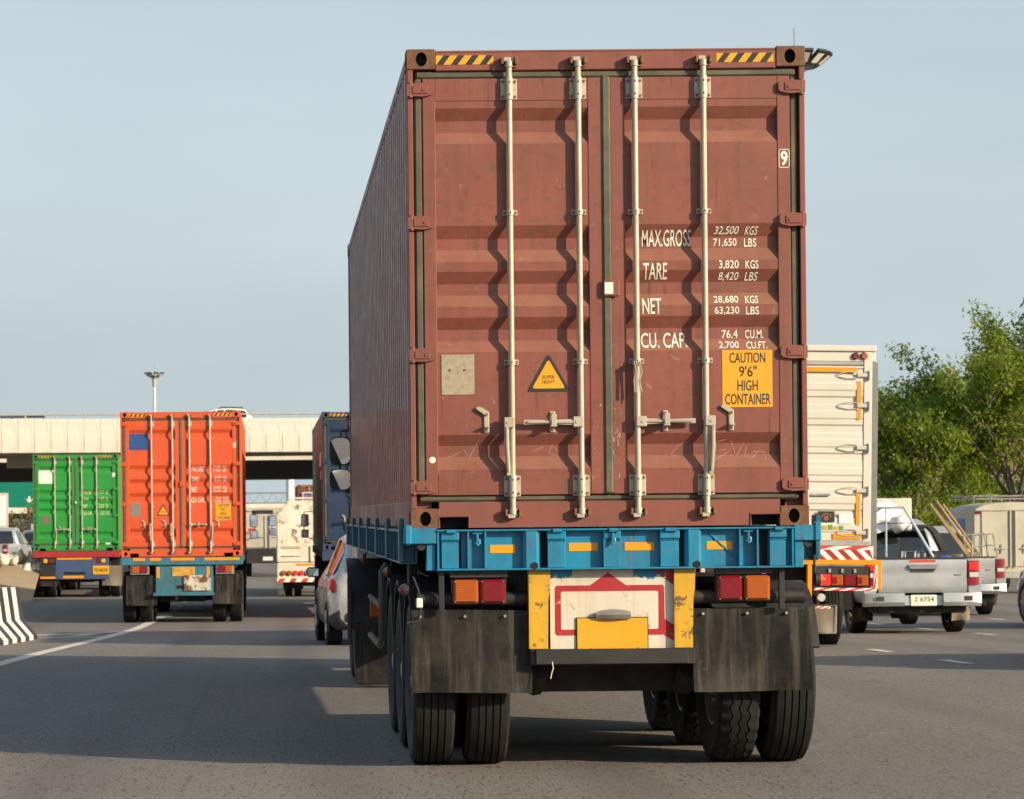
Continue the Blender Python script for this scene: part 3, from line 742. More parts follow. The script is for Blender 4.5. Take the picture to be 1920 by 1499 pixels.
# yellow posts, white panel, plate
for a, b, kk in ((992, 1033, 1), (1265, 1305, -1)):
    x0, x1 = TX(a), TX(b); z0, z1 = TZ(1216), zb
    mb = MB(); mb.loft([[(x0+.0, .02, z), (x1-ex, .02, z), (x1-ex, .10, z), (x0, .10, z)] for z, ex in ((z1, .0), (z0+.36, .004), (z0+.3, .014), (z0, .018))]); mb.build('bumper_post', M['yellowpaint'], T)
    mb = MB(); mb.box(x0+.008, x1-.004, .024, .1, TZ(1247), z0, .004); mb.build('post_foot', M['black'], T)
x0, x1, z0, z1 = TX(1033), TX(1265), TZ(1218), zb
mb = MB(); mb.box(x0, x1, .055, .065, z0, z1); panel = mb.build('back_panel', M['panelwhite'], T)
fx0, fx1, fz0, fz1 = TX(1042), TX(1248), TZ(1192), TZ(1098)
def frame(mb, x0, x1, z0, z1, t, y0, y1, c=.012):
    o_ = [(x0+c, z0), (x1-c, z0), (x1, z0+c), (x1, z1-c), (x1-c, z1), (x0+c, z1), (x0, z1-c), (x0, z0+c)]
    i_ = [(x0+t+c*.6, z0+t), (x1-t-c*.6, z0+t), (x1-t, z0+t+c*.6), (x1-t, z1-t-c*.6), (x1-t-c*.6, z1-t), (x0+t+c*.6, z1-t), (x0+t, z1-t-c*.6), (x0+t, z0+t+c*.6)]
    V = [(a, y0, b) for a, b in o_] + [(a, y0, b) for a, b in i_]; mb.add(V, [[i, (i+1) % 8, 8+(i+1) % 8, 8+i] for i in range(8)])
mb = MB(); frame(mb, fx0, fx1, fz0, fz1, .036, .0535, .055)
cx = (TX(1142)); mb.add([(cx-.115, .0532, fz1-.004), (cx+.115, .0532, fz1-.004), (cx, .0532, z1-.02)], [[0, 1, 2]])
mb.add([(fx1-.004, .0532, fz0+.1), (fx1-.004, .0532, fz0-.004), (fx1+.055, .0532, fz0-.035), (fx1+.055, .0532, fz0+.06)], [[0, 1, 2, 3]])
mb.add([(TX(1225), .0532, z1-.002), (x1, .0532, z1-.002), (x1, .0532, z1-.1)], [[0, 1, 2]]); mb.build('red_emblem', M['panelred'], panel)
rn = random.Random(6)
for k_ in range(2):
    xa = x0 if k_ == 0 else TX(1190); xb = TX(1075) if k_ == 0 else x1
    n = 14; mb = MB(); mb.add([(xa, .0542, z1)] + [(xa+(xb-xa)*i/n, .0542, z1-.03-.045*rn.random()*(1-abs(i/n-.4))) for i in range(n+1)] + [(xb, .0542, z1)], [list(range(n+3))]); mb.build('blue_overspray', M['blue'], panel)
px0, px1, pz0, pz1 = TX(1083), TX(1215), TZ(1220), TZ(1160)
mb = MB(); mb.box(px0-.006, px1+.006, .046, .05, pz0-.004, pz1+.006); mb.box(px0, px1, .042, .046, pz0, pz1, .001, 1)
for q in (.2, .87): mb.cyl((px0+(px1-px0)*q, .038, pz0+.012), (px0+(px1-px0)*q, .042, pz0+.012), .005, n=7, m=2)
mb.build('licence_plate', [M['blacksign'], M['plate_y'], M['steel']], T)
mb = MB(); xa, xb, za, zb2 = TX(1118), TX(1183), TZ(1163), TZ(1143)
mb.loft([[(xa+(xb-xa)*u, .03-.02*math.sin(math.pi*max(.08, min(.92, u))) , za+.006), (xa+(xb-xa)*u, .012-.02*math.sin(math.pi*max(.08, min(.92, u))), za+(zb2-za)*.5), (xa+(xb-xa)*u, .03, za+(zb2-za)*(.6+.4*math.sin(math.pi*max(.05, min(.95, u)))**.4)), (xa+(xb-xa)*u, .05, za+.01)] for u in [0, .06, .15, .3, .5, .7, .85, .94, 1]]); mb.build('plate_lamp', M['steel'], T)
mb = MB(); mb.box(TX(1003), TX(1290), .0, .1, TZ(1246), TZ(1217), .006); mb.build('bumper_bar', M['black'], T)
mb = MB(); mb.box(-.42, .5, .5, .62, .46, .72, .01); mb.box(-.3, .42, .35, .5, .62, .96); mb.build('tail_crossbeam', M['underside'], T)
# frayed cord under the bumper
mb = MB(); x = TX(1034); mb.tube([(x+.0, .0, TZ(1240)), (x+.006, -.004, TZ(1252)), (x-.004, .0, TZ(1262)), (x-.01, .0, TZ(1272))], .003, 5); mb.build('cord', M['white_print'], T)
# mudflaps: slightly curled sheets
def mudflap(par, x0, x1, z0, z1, y, mat_, name='mudflap', bolts=True, seed=1, th=.012):
    rn = random.Random(seed); nx_, nz_ = 14, 10; V = []
    ph = rn.random()*6
    for side in (0, 1):
        for j in range(nz_+1):
            for i in range(nx_+1):
                u, v = i/nx_, j/nz_
                yy = y + .012*math.sin(u*7+ph)*(1-v) + .02*(1-v)**2*math.cos(u*4+ph) + side*th
                V.append((x0+(x1-x0)*u + .006*math.sin(v*5+ph)*(1 if 0 < i < nx_ else .6), yy, z0+(z1-z0)*v + (.006*math.sin(u*3+ph) if j in (0, nz_) else 0)))
    k = (nx_+1)*(nz_+1); F = []
    for s2 in (0, 1):
        for j in range(nz_):
            for i in range(nx_):
                a = s2*k+j*(nx_+1)+i; F.append([a, a+1, a+nx_+2, a+nx_+1])
    rim = [i for i in range(nx_+1)] + [j*(nx_+1)+nx_ for j in range(1, nz_+1)] + [nz_*(nx_+1)+i for i in range(nx_-1, -1, -1)] + [j*(nx_+1) for j in range(nz_-1, 0, -1)]
    for a, b in zip(rim, rim[1:]+rim[:1]): F.append([a, b, b+k, a+k])
    mb = MB(); mb.add(V, F)
    if bolts:
        for q in (.08, .45, .78): mb.cyl((x0+(x1-x0)*q, y-.022, z1-.035), (x0+(x1-x0)*q, y+.004, z1-.035), .009, n=8, m=1)
    return mb.build(name, [mat_, M['steel']], par)
mudflap(T, TX(770), TX(998), TZ(1302, 880), TZ(1146, 880), .08, M['flap'], seed=1)
mudflap(T, TX(1303), TX(1527), TZ(1297, 1410), TZ(1140, 1410), .08, M['flap'], seed=5)
# wheels: three axles of twins
for ai, y in enumerate((.72, 2.03, 3.34)):
    for sx in (-1, 1):
        for j, x in enumerate((1.115, .775)):
            kind = 'lug' if (sx > 0 and j == 1) else 'truck'
            wheel(T, .05+sx*x, y, .52+road_z(16.8+y), kind, sx if j == 0 else -sx)
    mb = MB(); mb.cyl((-.95, y, .52), (1.05, y, .52), .075, n=12)
    for sx in (-1, 1):
        x = .05+sx*.47; mb.box(x-.045, x+.045, y-.5, y+.5, .72, .80, .01); mb.box(x-.06, x+.06, y-.1, y+.1, .56, .74); mb.box(x-.05, x+.05, y-.56, y-.48, .74, .98); mb.cyl((x, y-.2, .5), (x, y-.45, .62), .07, n=10)
    mb.build('axle', M['underside'], T)
# curved fenders over the left and right wheels
for sx in (-1, 1):
    for y in (.72, 2.03, 3.34):
        mb = MB(); secs = []
        for i in range(11):
            t = R(20+14*i); secs.append([(.05+sx*xx, y-rr*math.cos(t), .54+rr*math.sin(t)) for xx, rr in ((1.255, .57), (1.255, .6), (.62, .6), (.62, .57))])
        mb.loft(secs); mb.build('fender', M['fender'], T)
# side marker lamps with their wiring
def marker(x, y, z, m_, dx_):
    mb = MB(); mb.cyl((x, y, z), (x+dx_*.03, y, z), .042, n=14, m=1); mb.cyl((x+dx_*.03, y, z), (x+dx_*.055, y, z), .036, .02, n=14, m=0); mb.cyl((x+dx_*.055, y, z), (x+dx_*.065, y, z), .008, n=8, m=2)
    mb.tube([(x, y, z+.04), (x, y+.01, z+.15)], .008, 6, m=1)
    return mb.build('marker_lamp', [m_, M['plastic'], M['steel']], T)
marker(-1.225, .1, 1.12, M['redlens'], -1); marker(-1.2, 3.0, 1.17, M['amber'], -1); marker(-1.2, 8.0, 1.19, M['amber'], -1); marker(1.27, .12, 1.16, M['amber'], 1)
mb = MB(); mb.tube([(-1.2, .06, 1.2), (-1.17, .03, 1.12), (-1.15, .03, 1.02), (-1.17, .05, .93), (-1.24, .04, .92)], .006, 6); mb.box(-1.185, -1.145, .01, .04, 1.01, 1.07, .006, 1)
mb.tube([(-1.1, 1.2, 1.27), (-1.12, .9, 1.18), (-1.14, .5, 1.22), (-1.1, .15, 1.2)], .006, 6); mb.build('wiring', [M['plastic'], M['white_print']], T)
for a, b in ((-1.17, -.4), (.5, 1.2)):
    mb = MB(); mb.cyl((a, .12, 1.06), (b, .12, 1.06), .045, n=12); mb.build('fender_tube', M['black'], T)
# side guard hoop and landing gear
mb = MB(); mb.tube([(-1.16, 4.6, 1.2), (-1.2, 4.6, 1.14), (-1.2, 4.6, .92), (-1.2, 4.7, .62), (-1.18, 5.6, .52), (-1.18, 7.6, .52)], .028, 8); mb.tube([(-1.2, 4.65, .86), (-1.18, 7.6, .86)], .024, 8); mb.build('side_guard', mat('dusty_guard', (.13, .105, .08), .8, da=.4), T)
for x in (-.75, .85):
    mb = MB(); mb.box(x-.06, x+.06, 8.0, 8.12, .45, 1.3, .01); mb.box(x-.12, x+.12, 7.95, 8.17, .42, .46); mb.build('landing_leg', M['underside'], T)
# --- tractor
zr = road_z(27)
mb = MB()
for sx in (-1, 1): mb.box(sx*.38, sx*.46, 8.9, 14.2, .78+zr, 1.02+zr)
mb.box(-.6, .6, 10.2, 11.2, 1.02+zr, 1.2+zr, .02); mb.build('tractor_frame', M['underside'], T)
for y in (9.8, 11.1):
    for sx in (-1, 1):
        for j, x in enumerate((1.12, .79)): wheel(T, sx*x, y, .52+road_z(16.8+y), 'truck', sx if j == 0 else -sx)
    mb = MB(); mb.cyl((-1, y, .52+zr), (1, y, .52+zr), .08, n=12); mb.lathe([(-.25, .05), (-.2, .18), (0, .24), (.2, .18), (.25, .05)], 'x', 14, c=(0, y, .52+zr)); mb.build('axle', M['underside'], T)
for sx in (-1, 1): wheel(T, sx*1.02, 13.7, .52+road_z(30.5), 'truck', sx)
for sx in (-1, 1):
    mb = MB(); secs = []
    for i in range(8):
        t = R(0+13*i); secs.append([(sx*xx, 9.8-rr*math.cos(t), .56+zr+rr*math.sin(t)) for xx, rr in ((1.33, .62), (1.33, .66), (.6, .66), (.6, .62))])
    mb.loft(secs); mb.box(sx*1.34, sx*1.30, 9.12, 9.2, .42+zr, 1.05+zr, .01); mb.build('fender', M['fender'], T)
    mudflap(T, min(sx*.62, sx*1.27), max(sx*.62, sx*1.27), zr+.045, zr+.62, 9.1, M['flap'], seed=8, bolts=False)
mb = MB(); mb.box(-1.13, -1.0, 9.08, 9.12, .62, .80, .01); mb.build('tractor_lamp', M['amber'], T)
M['cabwhite'] = mat('white_cab', (.7, .69, .64), .35, var=.05, coat=.4, da=.25)
prof = [(12.55, .62), (12.55, 2.9), (12.7, 3.0), (13.9, 3.02), (14.3, 2.7), (14.55, 1.7), (14.58, .5), (14.3, .42), (14.2, .9), (13.9, 1.12), (13.45, 1.12), (13.15, .9), (13.05, .55)]
mb = MB(); mb.prism(prof, 'x', -1.13, 1.13); cab = mb.build('cab', M['cabwhite'], T)
for sx in (-1, 1):
    mb = MB(); mb.prism([(13.0, 1.8), (13.0, 2.5), (14.05, 2.5), (14.35, 1.8)], 'x', sx*1.131, sx*1.138); mb.build('side_window', M['glass'], cab)
mb = MB(); mb.box(-.8, .8, 12.542, 12.549, 2.0, 2.5); mb.build('rear_window', M['glass'], cab)
for z0_, z1_ in ((2.14, 2.46), (1.86, 2.10)):
    mb = MB(); xm = -1.262; w2 = .122; zc = (z0_+z1_)/2; hh = (z1_-z0_)/2
    pts = [(xm+w2*math.copysign(abs(math.cos(t))**.55, math.cos(t)), zc+hh*math.copysign(abs(math.sin(t))**.55, math.sin(t))) for t in [2*math.pi*(i+.5)/24 for i in range(24)]]
    mb.prism(pts, 'y', 14.02, 14.1); o = mb.build('mirror', M['plastic'], cab)
    q = MB(); q.prism([(xm+(a-xm)*.92, zc+(b-zc)*.92) for a, b in pts], 'y', 14.012, 14.02); q.xform(Matrix.Translation((xm, 14.02, zc)) @ Matrix.Rotation(R(-9), 4, 'Z') @ Matrix.Rotation(R(4), 4, 'X') @ Matrix.Translation((-xm, -14.02, -zc))); q.build('mirror_glass', M['mirror'], o)
mb = MB(); mb.tube([(-1.13, 14.2, 2.55), (-1.25, 14.12, 2.52), (-1.265, 14.1, 2.4), (-1.265, 14.1, 1.9), (-1.13, 14.2, 1.82)], .014, 7); mb.build('mirror_arm', M['plastic'], cab)
# ------------------------------------------------------------------ other trucks
def block(par, name, m_, x0, x1, y0, y1, z0, z1, c=.006):
    mb = MB(); mb.box(x0, x1, y0, y1, z0, z1, c); return mb.build(name, m_, par)
def roundlamp(par, x, z, r, m_, y=-.02, name='lamp'):
    mb = MB(); mb.cyl((x, y+.04, z), (x, y, z), r*1.12, n=16, m=1); mb.cyl((x, y, z), (x, y-.014, z), r, r*.8, n=16, m=0); return mb.build(name, [m_, M['plastic']], par)
def stripes(par, name, x0, x1, z0, z1, y, n, ma, mb_, slant=1., face=-1):
    """slanted two-colour hazard stripes as flat tape"""
    b = MB(); b.box(x0, x1, y, y+.004, z0, z1, 0, 0); p = (x1-x0)/n; h = z1-z0
    for i in range(-2, n+2):
        l = x0+i*p; q = [(l, z0), (l+p*.5, z0), (l+p*.5+slant*h, z1), (l+slant*h, z1)]
        q = [(min(max(a, x0), x1), c) for a, c in q]
        if max(a for a, c in q)-min(a for a, c in q) > .01: b.add([(a, y-.0015, c) for a, c in q], [[0, 1, 2, 3]], 1)
    return b.build(name, [ma, mb_], par)
def cabover(T, y, zr, paint, mirrors=(1,), hw=1.15, h=2.75):
    prof = [(y, .6), (y, h-.1), (y+.15, h), (y+1.3, h), (y+1.7, h-.35), (y+1.95, 1.6), (y+2, .5), (y+1.7, .42), (y+1.55, .95), (y+.8, .95), (y+.6, .5)]
    mb = MB(); mb.prism([(a, b+zr) for a, b in prof], 'x', -hw, hw); cab = mb.build('cab', paint, T)
    for sx in (-1, 1):
        mb = MB(); mb.prism([(y+.45, 1.6+zr), (y+.45, 2.25+zr), (y+1.4, 2.25+zr), (y+1.75, 1.6+zr)], 'x', sx*(hw+.001), sx*(hw+.008)); mb.build('side_window', M['glass'], cab)
    for sx in mirrors:
        x = sx*(hw+.24)
        for za, zb in ((1.95, 2.28), (1.66, 1.88)):
            mb = MB(); mb.box(x-.10, x+.10, y+1.5, y+1.58, za+zr, zb+zr, .03); o = mb.build('mirror', M['plastic'], cab)
            block(o, 'mirror_glass', M['mirror'], x-.085, x+.085, y+1.492, y+1.499, za+.02+zr, zb-.02+zr, 0)
        mb = MB(); mb.tube([(sx*hw, y+1.6, 2.35+zr), (x+sx*.02, y+1.58, 2.34+zr), (x+sx*.03, y+1.57, 1.7+zr), (sx*hw, y+1.6, 1.62+zr)], .014, 6); mb.build('mirror_arm', M['plastic'], cab)
    return cab
def rig(label, x, y, framem, L=12.2, axles=(.75, 2.05), wheelz=.52, flaps=None, flapm=None, cabpaint=None, mirrors=(1,), beamz=(1.16, 1.33), width=2.46, name='container_truck', chz=(.9, 1.16)):
    """articulated lorry without its load; local origin on the road under its tail"""
    z0 = road_z(y+1); T = thing(name, label, 'truck', (x, y, z0))
    hw = width/2
    beam = block(T, 'rear_beam', framem, -hw, hw, .0, .12, *beamz)
    for sx in (-1, 1):
        mb = MB(); mb.box(sx*hw, sx*(hw-.09), .12, L, beamz[0]+.04, beamz[1]-.005, .004)
        for i in range(12): mb.box(sx*(hw+.012), sx*hw, .4+i, .45+i, beamz[0]+.04, beamz[1])
        mb.build('side_rail', framem, T); block(T, 'chassis_beam', M['underside'], sx*.38, sx*.5, .2, L+1.5, chz[0]-.1, chz[1]-.02, 0)
    for i in range(10): block(T, 'crossmember', M['underside'], -1.1, 1.1, .6+i*1.1, .7+i*1.1, chz[1]-.06, chz[1]+.1, 0)
    tz = [L-3.2, L-1.9]
    for a in list(axles)+tz:
        dz = road_z(y+a)-z0
        for sx in (-1, 1):
            for j, xx in enumerate((1.08, .74)): wheel(T, sx*xx, a, wheelz+dz, 'truck', sx if j == 0 else -sx)
        mb = MB(); mb.cyl((-1, a, wheelz), (1, a, wheelz), .08, n=10); mb.box(-.5, .5, a-.15, a+.15, .42, .75, .05); mb.build('axle', M['underside'], T)
    for i, (a, b, c, d) in enumerate(flaps or ()):
        mudflap(T, a, b, c, d, .1, flapm or M['flap'], seed=i+11, bolts=False)
    for sx in (-1, 1): mb = MB(); mb.loft([[(sx*1.24, L-3.2-.62*math.cos(R(q)), .55+.62*math.sin(R(q))), (sx*1.24, L-3.2-.66*math.cos(R(q)), .55+.66*math.sin(R(q))), (sx*.6, L-3.2-.66*math.cos(R(q)), .55+.66*math.sin(R(q))), (sx*.6, L-3.2-.62*math.cos(R(q)), .55+.62*math.sin(R(q)))] for q in range(0, 100, 14)]); mb.build('fender', M['fender'], T)
    zc = road_z(y+L+1)-z0
    for sx in (-1, 1): wheel(T, sx*1.0, L+1.2, .52+zc, 'truck', sx)
    cabover(T, L+.35, zc, cabpaint or M['cabwhite'], mirrors)
    return T, beam
# orange
M['teal'] = bluepaint('teal_frame', (.03, .17, .24), .8, .6)
op = cpal('orange', (.60, .075, .018), rust=.08, dirtc=(.35, .09, .03), cast=mat('orange_casting', (.55, .09, .03), .6, rust=.4), chips=False, dirt=.2)
def orange_extras(s_, door, D, surf, cuts):
    if s_ < 0:
        x0, z0 = D(812, 330); x1, z1 = D(935, 228); mb = MB()
        n = [z for z in cuts if z0 < z < z1]; zz = [z0]+n+[z1]; V = []
        for z in zz: V += [(x0, surf(z)-.002, z), (x1, surf(z)-.002, z)]
        mb.add(V, [[2*i, 2*i+1, 2*i+3, 2*i+2] for i in range(len(zz)-1)]); mb.build('blue_patch', mat('blue_patch', (.015, .06, .2), .5), door)
        x0, z0 = D(828, 741); x1, z1 = D(889, 655); block(door, 'data_plate', mat('grey_plate', (.2, .18, .14), .6, vs=20), x0, x1, surf((z0+z1)/2)-.004, surf((z0+z1)/2)-.0005, z0, z1, 0)
        sign_triangle(door, D, surf)
    else: caution(door, D, surf, cuts)
container('shipping_container', 'bright orange high-cube container with a square blue patch on its door', (-1.72, 55.5, road_z(56.5)+1.352), op, rows=textrows(['32,500', '71,650', '3,730', '8,220', '28,770', '63,430', '76.4', '2,700']), digit='0', handles={0: ('hang', -1), 1: ('hang', -1), 2: ('flat', 1), 3: ('hang', 1)}, extras=orange_extras, rng=2)
T, b = rig('truck with rusty teal frame and grey flaps carrying the orange container', -1.72, 55.5, M['teal'], flaps=[(-1.13, -.5, .37, .98), (.62, 1.22, .39, 1.0)], mirrors=(1,), beamz=(1.18, 1.335), cabpaint=M['black'])
for a, c in ((-.98, -.74), (-.64, -.42), (-.22, .26), (.46, 1.17)): block(b, 'reflector', M['orange_tape'], a, c, -.006, -.001, 1.27, 1.325, 0)
p = block(T, 'back_panel', M['teal'], -.53, .63, .05, .07, .60, 1.18)
for a in (-.51, .5): block(p, 'reflector', M['orange_tape'], a, a+.06, .043, .049, .92, 1.14, 0)
block(p, 'slot', M['hole'], -.11, .1, .045, .049, .70, .77, 0)
block(T, 'bumper_bar', M['teal'], -.58, .65, -.02, .07, .56, .62)
block(T, 'rusty_plate', mat('rusted_yellow_plate', (.55, .30, .04), .6, var=.3, vs=20, da=.7, dirt=(.16, .08, .03), ds=12, rust=.5), -.2, .26, .035, .042, .95, 1.14, .01)
block(T, 'licence_plate', mat('peeling_white_plate', (.52, .48, .40), .6, var=.2, rust=1., rs=6, rt=.45, da=.5), .04, .58, .015, .022, .66, .97, .01)
for xs_ in ((('amber', -1.01, -.86), ('redlens', -.85, -.69)), (('redlens', .71, .86), ('amber', .87, 1.02))):
    lamp = block(T, 'tail_lamp', M['steel'], xs_[0][1]-.03, xs_[1][2]+.03, .05, .1, .99, 1.18)
    for cn, a, c in xs_: block(lamp, 'lens', M[cn], a, c, .02, .05, 1.02, 1.155, .012)
mb = MB(); mb.tube([(-.62, .05, 1.0), (-.64, .03, .8), (-.6, .04, .68), (-.63, .03, .62)], .008, 5); mb.build('cord', M['flap'], T)
# green
M['redframe'] = mat('red_frame', (.35, .015, .02), .45, da=.3); M['slate'] = mat('slate_blue', (.04, .075, .17), .5, da=.35, rust=.25, dirt=(.07, .06, .05))
gp = cpal('green', (.012, .26, .035), rust=.12, dirtc=(.03, .15, .03), cast=mat('green_casting', (.03, .17, .04), .6, rust=.5), chips=False, dirt=.25)
def green_extras(s_, door, D, surf, cuts):
    if s_ < 0:
        x0, z0 = D(815, 365); x1, z1 = D(945, 240); mb = MB(); n = [z for z in cuts if z0 < z < z1]; zz = [z0]+n+[z1]; V = []
        for z in zz: V += [(x0, surf(z)-.002, z), (x1, surf(z)-.002, z)]
        mb.add(V, [[2*i, 2*i+1, 2*i+3, 2*i+2] for i in range(len(zz)-1)]); mb.build('white_patch', M['white_print'], door)
        x0, z0 = D(850, 745); x1, z1 = D(912, 668); block(door, 'data_plate', mat('brown_plate', (.16, .12, .08), .6, vs=20), x0, x1, surf((z0+z1)/2)-.004, surf((z0+z1)/2)-.0005, z0, z1, 0)
        x, z = D(1140, 540); block(door, 'tag', M['white_print'], x-.02, x+.02, -.034, -.03, z-.03, z+.03, 0)
    else:
        x0, z0 = D(1400, 930); x1, z1 = D(1440, 915); block(door, 'tag', M['white_print'], x0, x1, -.003, -.001, z0, z1, 0)
        x0, z0 = D(1458, 300); x1, z1 = D(1480, 262); block(door, 'tag', M['white_print'], x0, x1, -.003, -.001, z0, z1, 0)
container('shipping_container', 'green container with a plain white square on its door, left of the orange one', (-5.40, 78, road_z(79)+1.335), gp, H=2.72, rows=textrows(['30,480', '67,200', '3,800', '8,375', '26,680', '58,825', '76.4', '2,700']), digit=None, handles={0: ('hang', 1), 1: ('flat', -1), 2: ('flat', 1), 3: ('flat', -1)}, extras=green_extras, rng=3, lettercol=mat('yellowish_print', (.62, .62, .34), .6))
T, b = rig('truck with red beam and slate-blue tail panel under the green container', -5.40, 78, M['redframe'], flaps=[(-1.08, -.48, .33, .58)], mirrors=(-1,), beamz=(1.14, 1.32), cabpaint=M['black'])
mudflap(T, .72, 1.28, .33, .90, .12, mat('pale_flap', (.20, .17, .13), .6, da=.5, streak=.5), seed=3, bolts=False)
p = block(T, 'back_panel', M['slate'], -.59, .92, .02, .05, .52, 1.12); block(p, 'slot', M['hole'], -.36, .26, .015, .019, .65, .73, 0)
block(T, 'side_panel', M['black'], -1.03, -.59, .02, .05, .52, .95); block(p, 'reflector', M['orange_tape'], -.55, .44, .012, .019, 1.08, 1.13, 0)
block(p, 'reflector', M['orange_tape'], -1.03, -.6, .008, .018, .54, .6, 0); block(p, 'reflector', M['orange_tape'], -.38, .2, .012, .019, .55, .62, 0)
pl = block(T, 'licence_plate', M['plate_y'], .46, .92, -.002, .012, .65, .9, .008); drape(text_mb('70-4674', .5, .88, .72, .83), 'lettering', M['blacksign'], lambda z: -.003, [], pl)
for xs_ in ((('yellow', -.88), ('redlens', -.73)), (('redlens', .62), ('yellow', .76))):
    lamp = block(T, 'tail_lamp', M['plastic'], xs_[0][1]-.12, xs_[1][1]+.12, .03, .06, .96, 1.13)
    for cn, a in xs_: roundlamp(lamp, a, 1.04, .065, M[cn], .02, 'lens')
# blue, straight ahead of the near truck
np_ = cpal('navy', (.006, .027, .072), rust=.1, dirtc=(.02, .035, .07), cast=mat('navy_casting', (.03, .045, .09), .6, rust=.7), chips=False, side=mat('red_green_reflection_side', (.10, .035, .03), .35, var=.3, vs=.6, da=.5, dirt=(.03, .07, .03), ds=.5))  # side colour paints in the reflected orange and green of neighbouring containers
container('shipping_container', 'navy blue container half hidden behind the near maroon container', (2.39, 58, road_z(59)+1.45), np_, handles=None, rng=4, H=2.9)
T, b = rig('truck with dark blue frame carrying the navy container', 2.39, 58, mat('navy_frame', (.015, .04, .11), .5, da=.5), flaps=[(-1.18, -.5, .3, .95), (.5, 1.18, .3, .95)], mirrors=(-1,), beamz=(1.22, 1.44), cabpaint=mat('blue_cab', (.01, .06, .2), .3, coat=.5))
lamp = block(T, 'tail_lamp', M['plastic'], -1.05, -.55, -.02, .06, 1.02, 1.2)
for cn, a, c in (('orange_tape', -1.03, -.8), ('redlens', -.78, -.57)): block(lamp, 'lens', M[cn], a, c, -.05, -.02, 1.04, 1.18, .012)
# far brown container beyond the white lorry
fp = cpal('brown', (.20, .06, .045), rust=.1, chips=False)
c = container('shipping_container', 'small distant brown container above the white rusty lorry', (2.9, 150, road_z(150)+1.25), fp, H=2.75, rng=5)
pp = block(c, 'poster', M['white_print'], -.95, .1, -.10, -.095, 1.5, 2.35, 0); block(pp, 'poster_print', mat('poster_print', (.02, .05, .22), .5, da=.6, dirt=(.7, .45, .05), ds=3), -.9, .05, -.104, -.101, 1.55, 2.3, 0)
T, b = rig('distant truck under the brown container, hidden by the white lorry', 2.9, 150, M['black'], beamz=(1.05, 1.24))

# ---- white rusty cargo lorry
z0 = road_z(77.5); T = thing('cargo_lorry', 'white rusty high-sided cargo lorry with five round tail lamps', 'truck', (1.42, 76.5, z0))
cw_ = mat('rusty_white_steel', (.74, .70, .60), .5, var=.08, da=.35, dirt=(.5, .38, .22), rust=.85, rs=4.5, rt=.53, streak=.35, chip=(.13, .06, .03), ca=.8); cw2 = mat('white_tailboard', (.68, .63, .52), .55, var=.08, da=.35, dirt=(.4, .3, .2), rust=.2)
hw = 1.12
mb = MB(); mb.prism([(-hw, 1.42), (-hw, 2.3), (-hw+.32, 2.68), (hw-.32, 2.68), (hw, 2.3), (hw, 1.42)], 'y', 0, 6); body = mb.build('body', cw_, T)
mb = MB(); mb.tube([(-hw+.26, -.02, 2.62), (-hw+.42, -.03, 2.74), (hw-.42, -.03, 2.74), (hw-.26, -.02, 2.62)], .03, 8); mb.build('top_rail', cw2, body)
block(T, 'tailboard', cw2, -hw-.02, hw+.02, -.06, 6, .98, 1.41)
for x in (-hw-.02, -.22, .56): 
    block(T, 'tailboard_frame', cw2, x, x+.09, -.1, -.061, .98, 1.41); block(T, 'tailboard_frame', cw2, x+.09, x+.68, -.1, -.061, 1.37, 1.41); block(T, 'tailboard_frame', cw2, x+.09, x+.68, -.1, -.061, 1.14, 1.17)
block(T, 'valance', cw2, -hw-.02, hw+.02, -.05, .2, .48, .96)
for a, c in ((-.62, -.05), (.42, .95)): block(T, 'reflector', M['orange_tape'], a, c, -.056, -.051, .87, .93, 0)
for i, cn in enumerate(('amber', 'amber', 'redlit', 'redlit', 'clearlens', 'redlens', 'amber', 'amber')): roundlamp(T, -.97+i*.165 if i < 5 else .3+(i-5)*.165, .67, .062, M[cn], -.09)
stripes(T, 'hazard_tape', -hw-.02, hw+.02, .42, .52, -.056, 7, M['white_tape'], M['red_tape'], .7)
block(T, 'tail_box', M['underside'], -.7, .7, .2, 1.2, .3, .6)
for a in (1.0, 4.6):
    for sx in (-1, 1):
        for j, xx in enumerate((.82, .56) if a < 2 else (.82,)): wheel(T, sx*xx, a, .42, 'light', sx if j == 0 else -sx)
for sx in (-1, 1): mudflap(T, min(sx*.42, sx*.98), max(sx*.42, sx*.98), .22, .6, .4, M['flap'], bolts=False, seed=4)
cabover(T, 6.2, 0, cw2, (-1,), 1.0, 2.3)
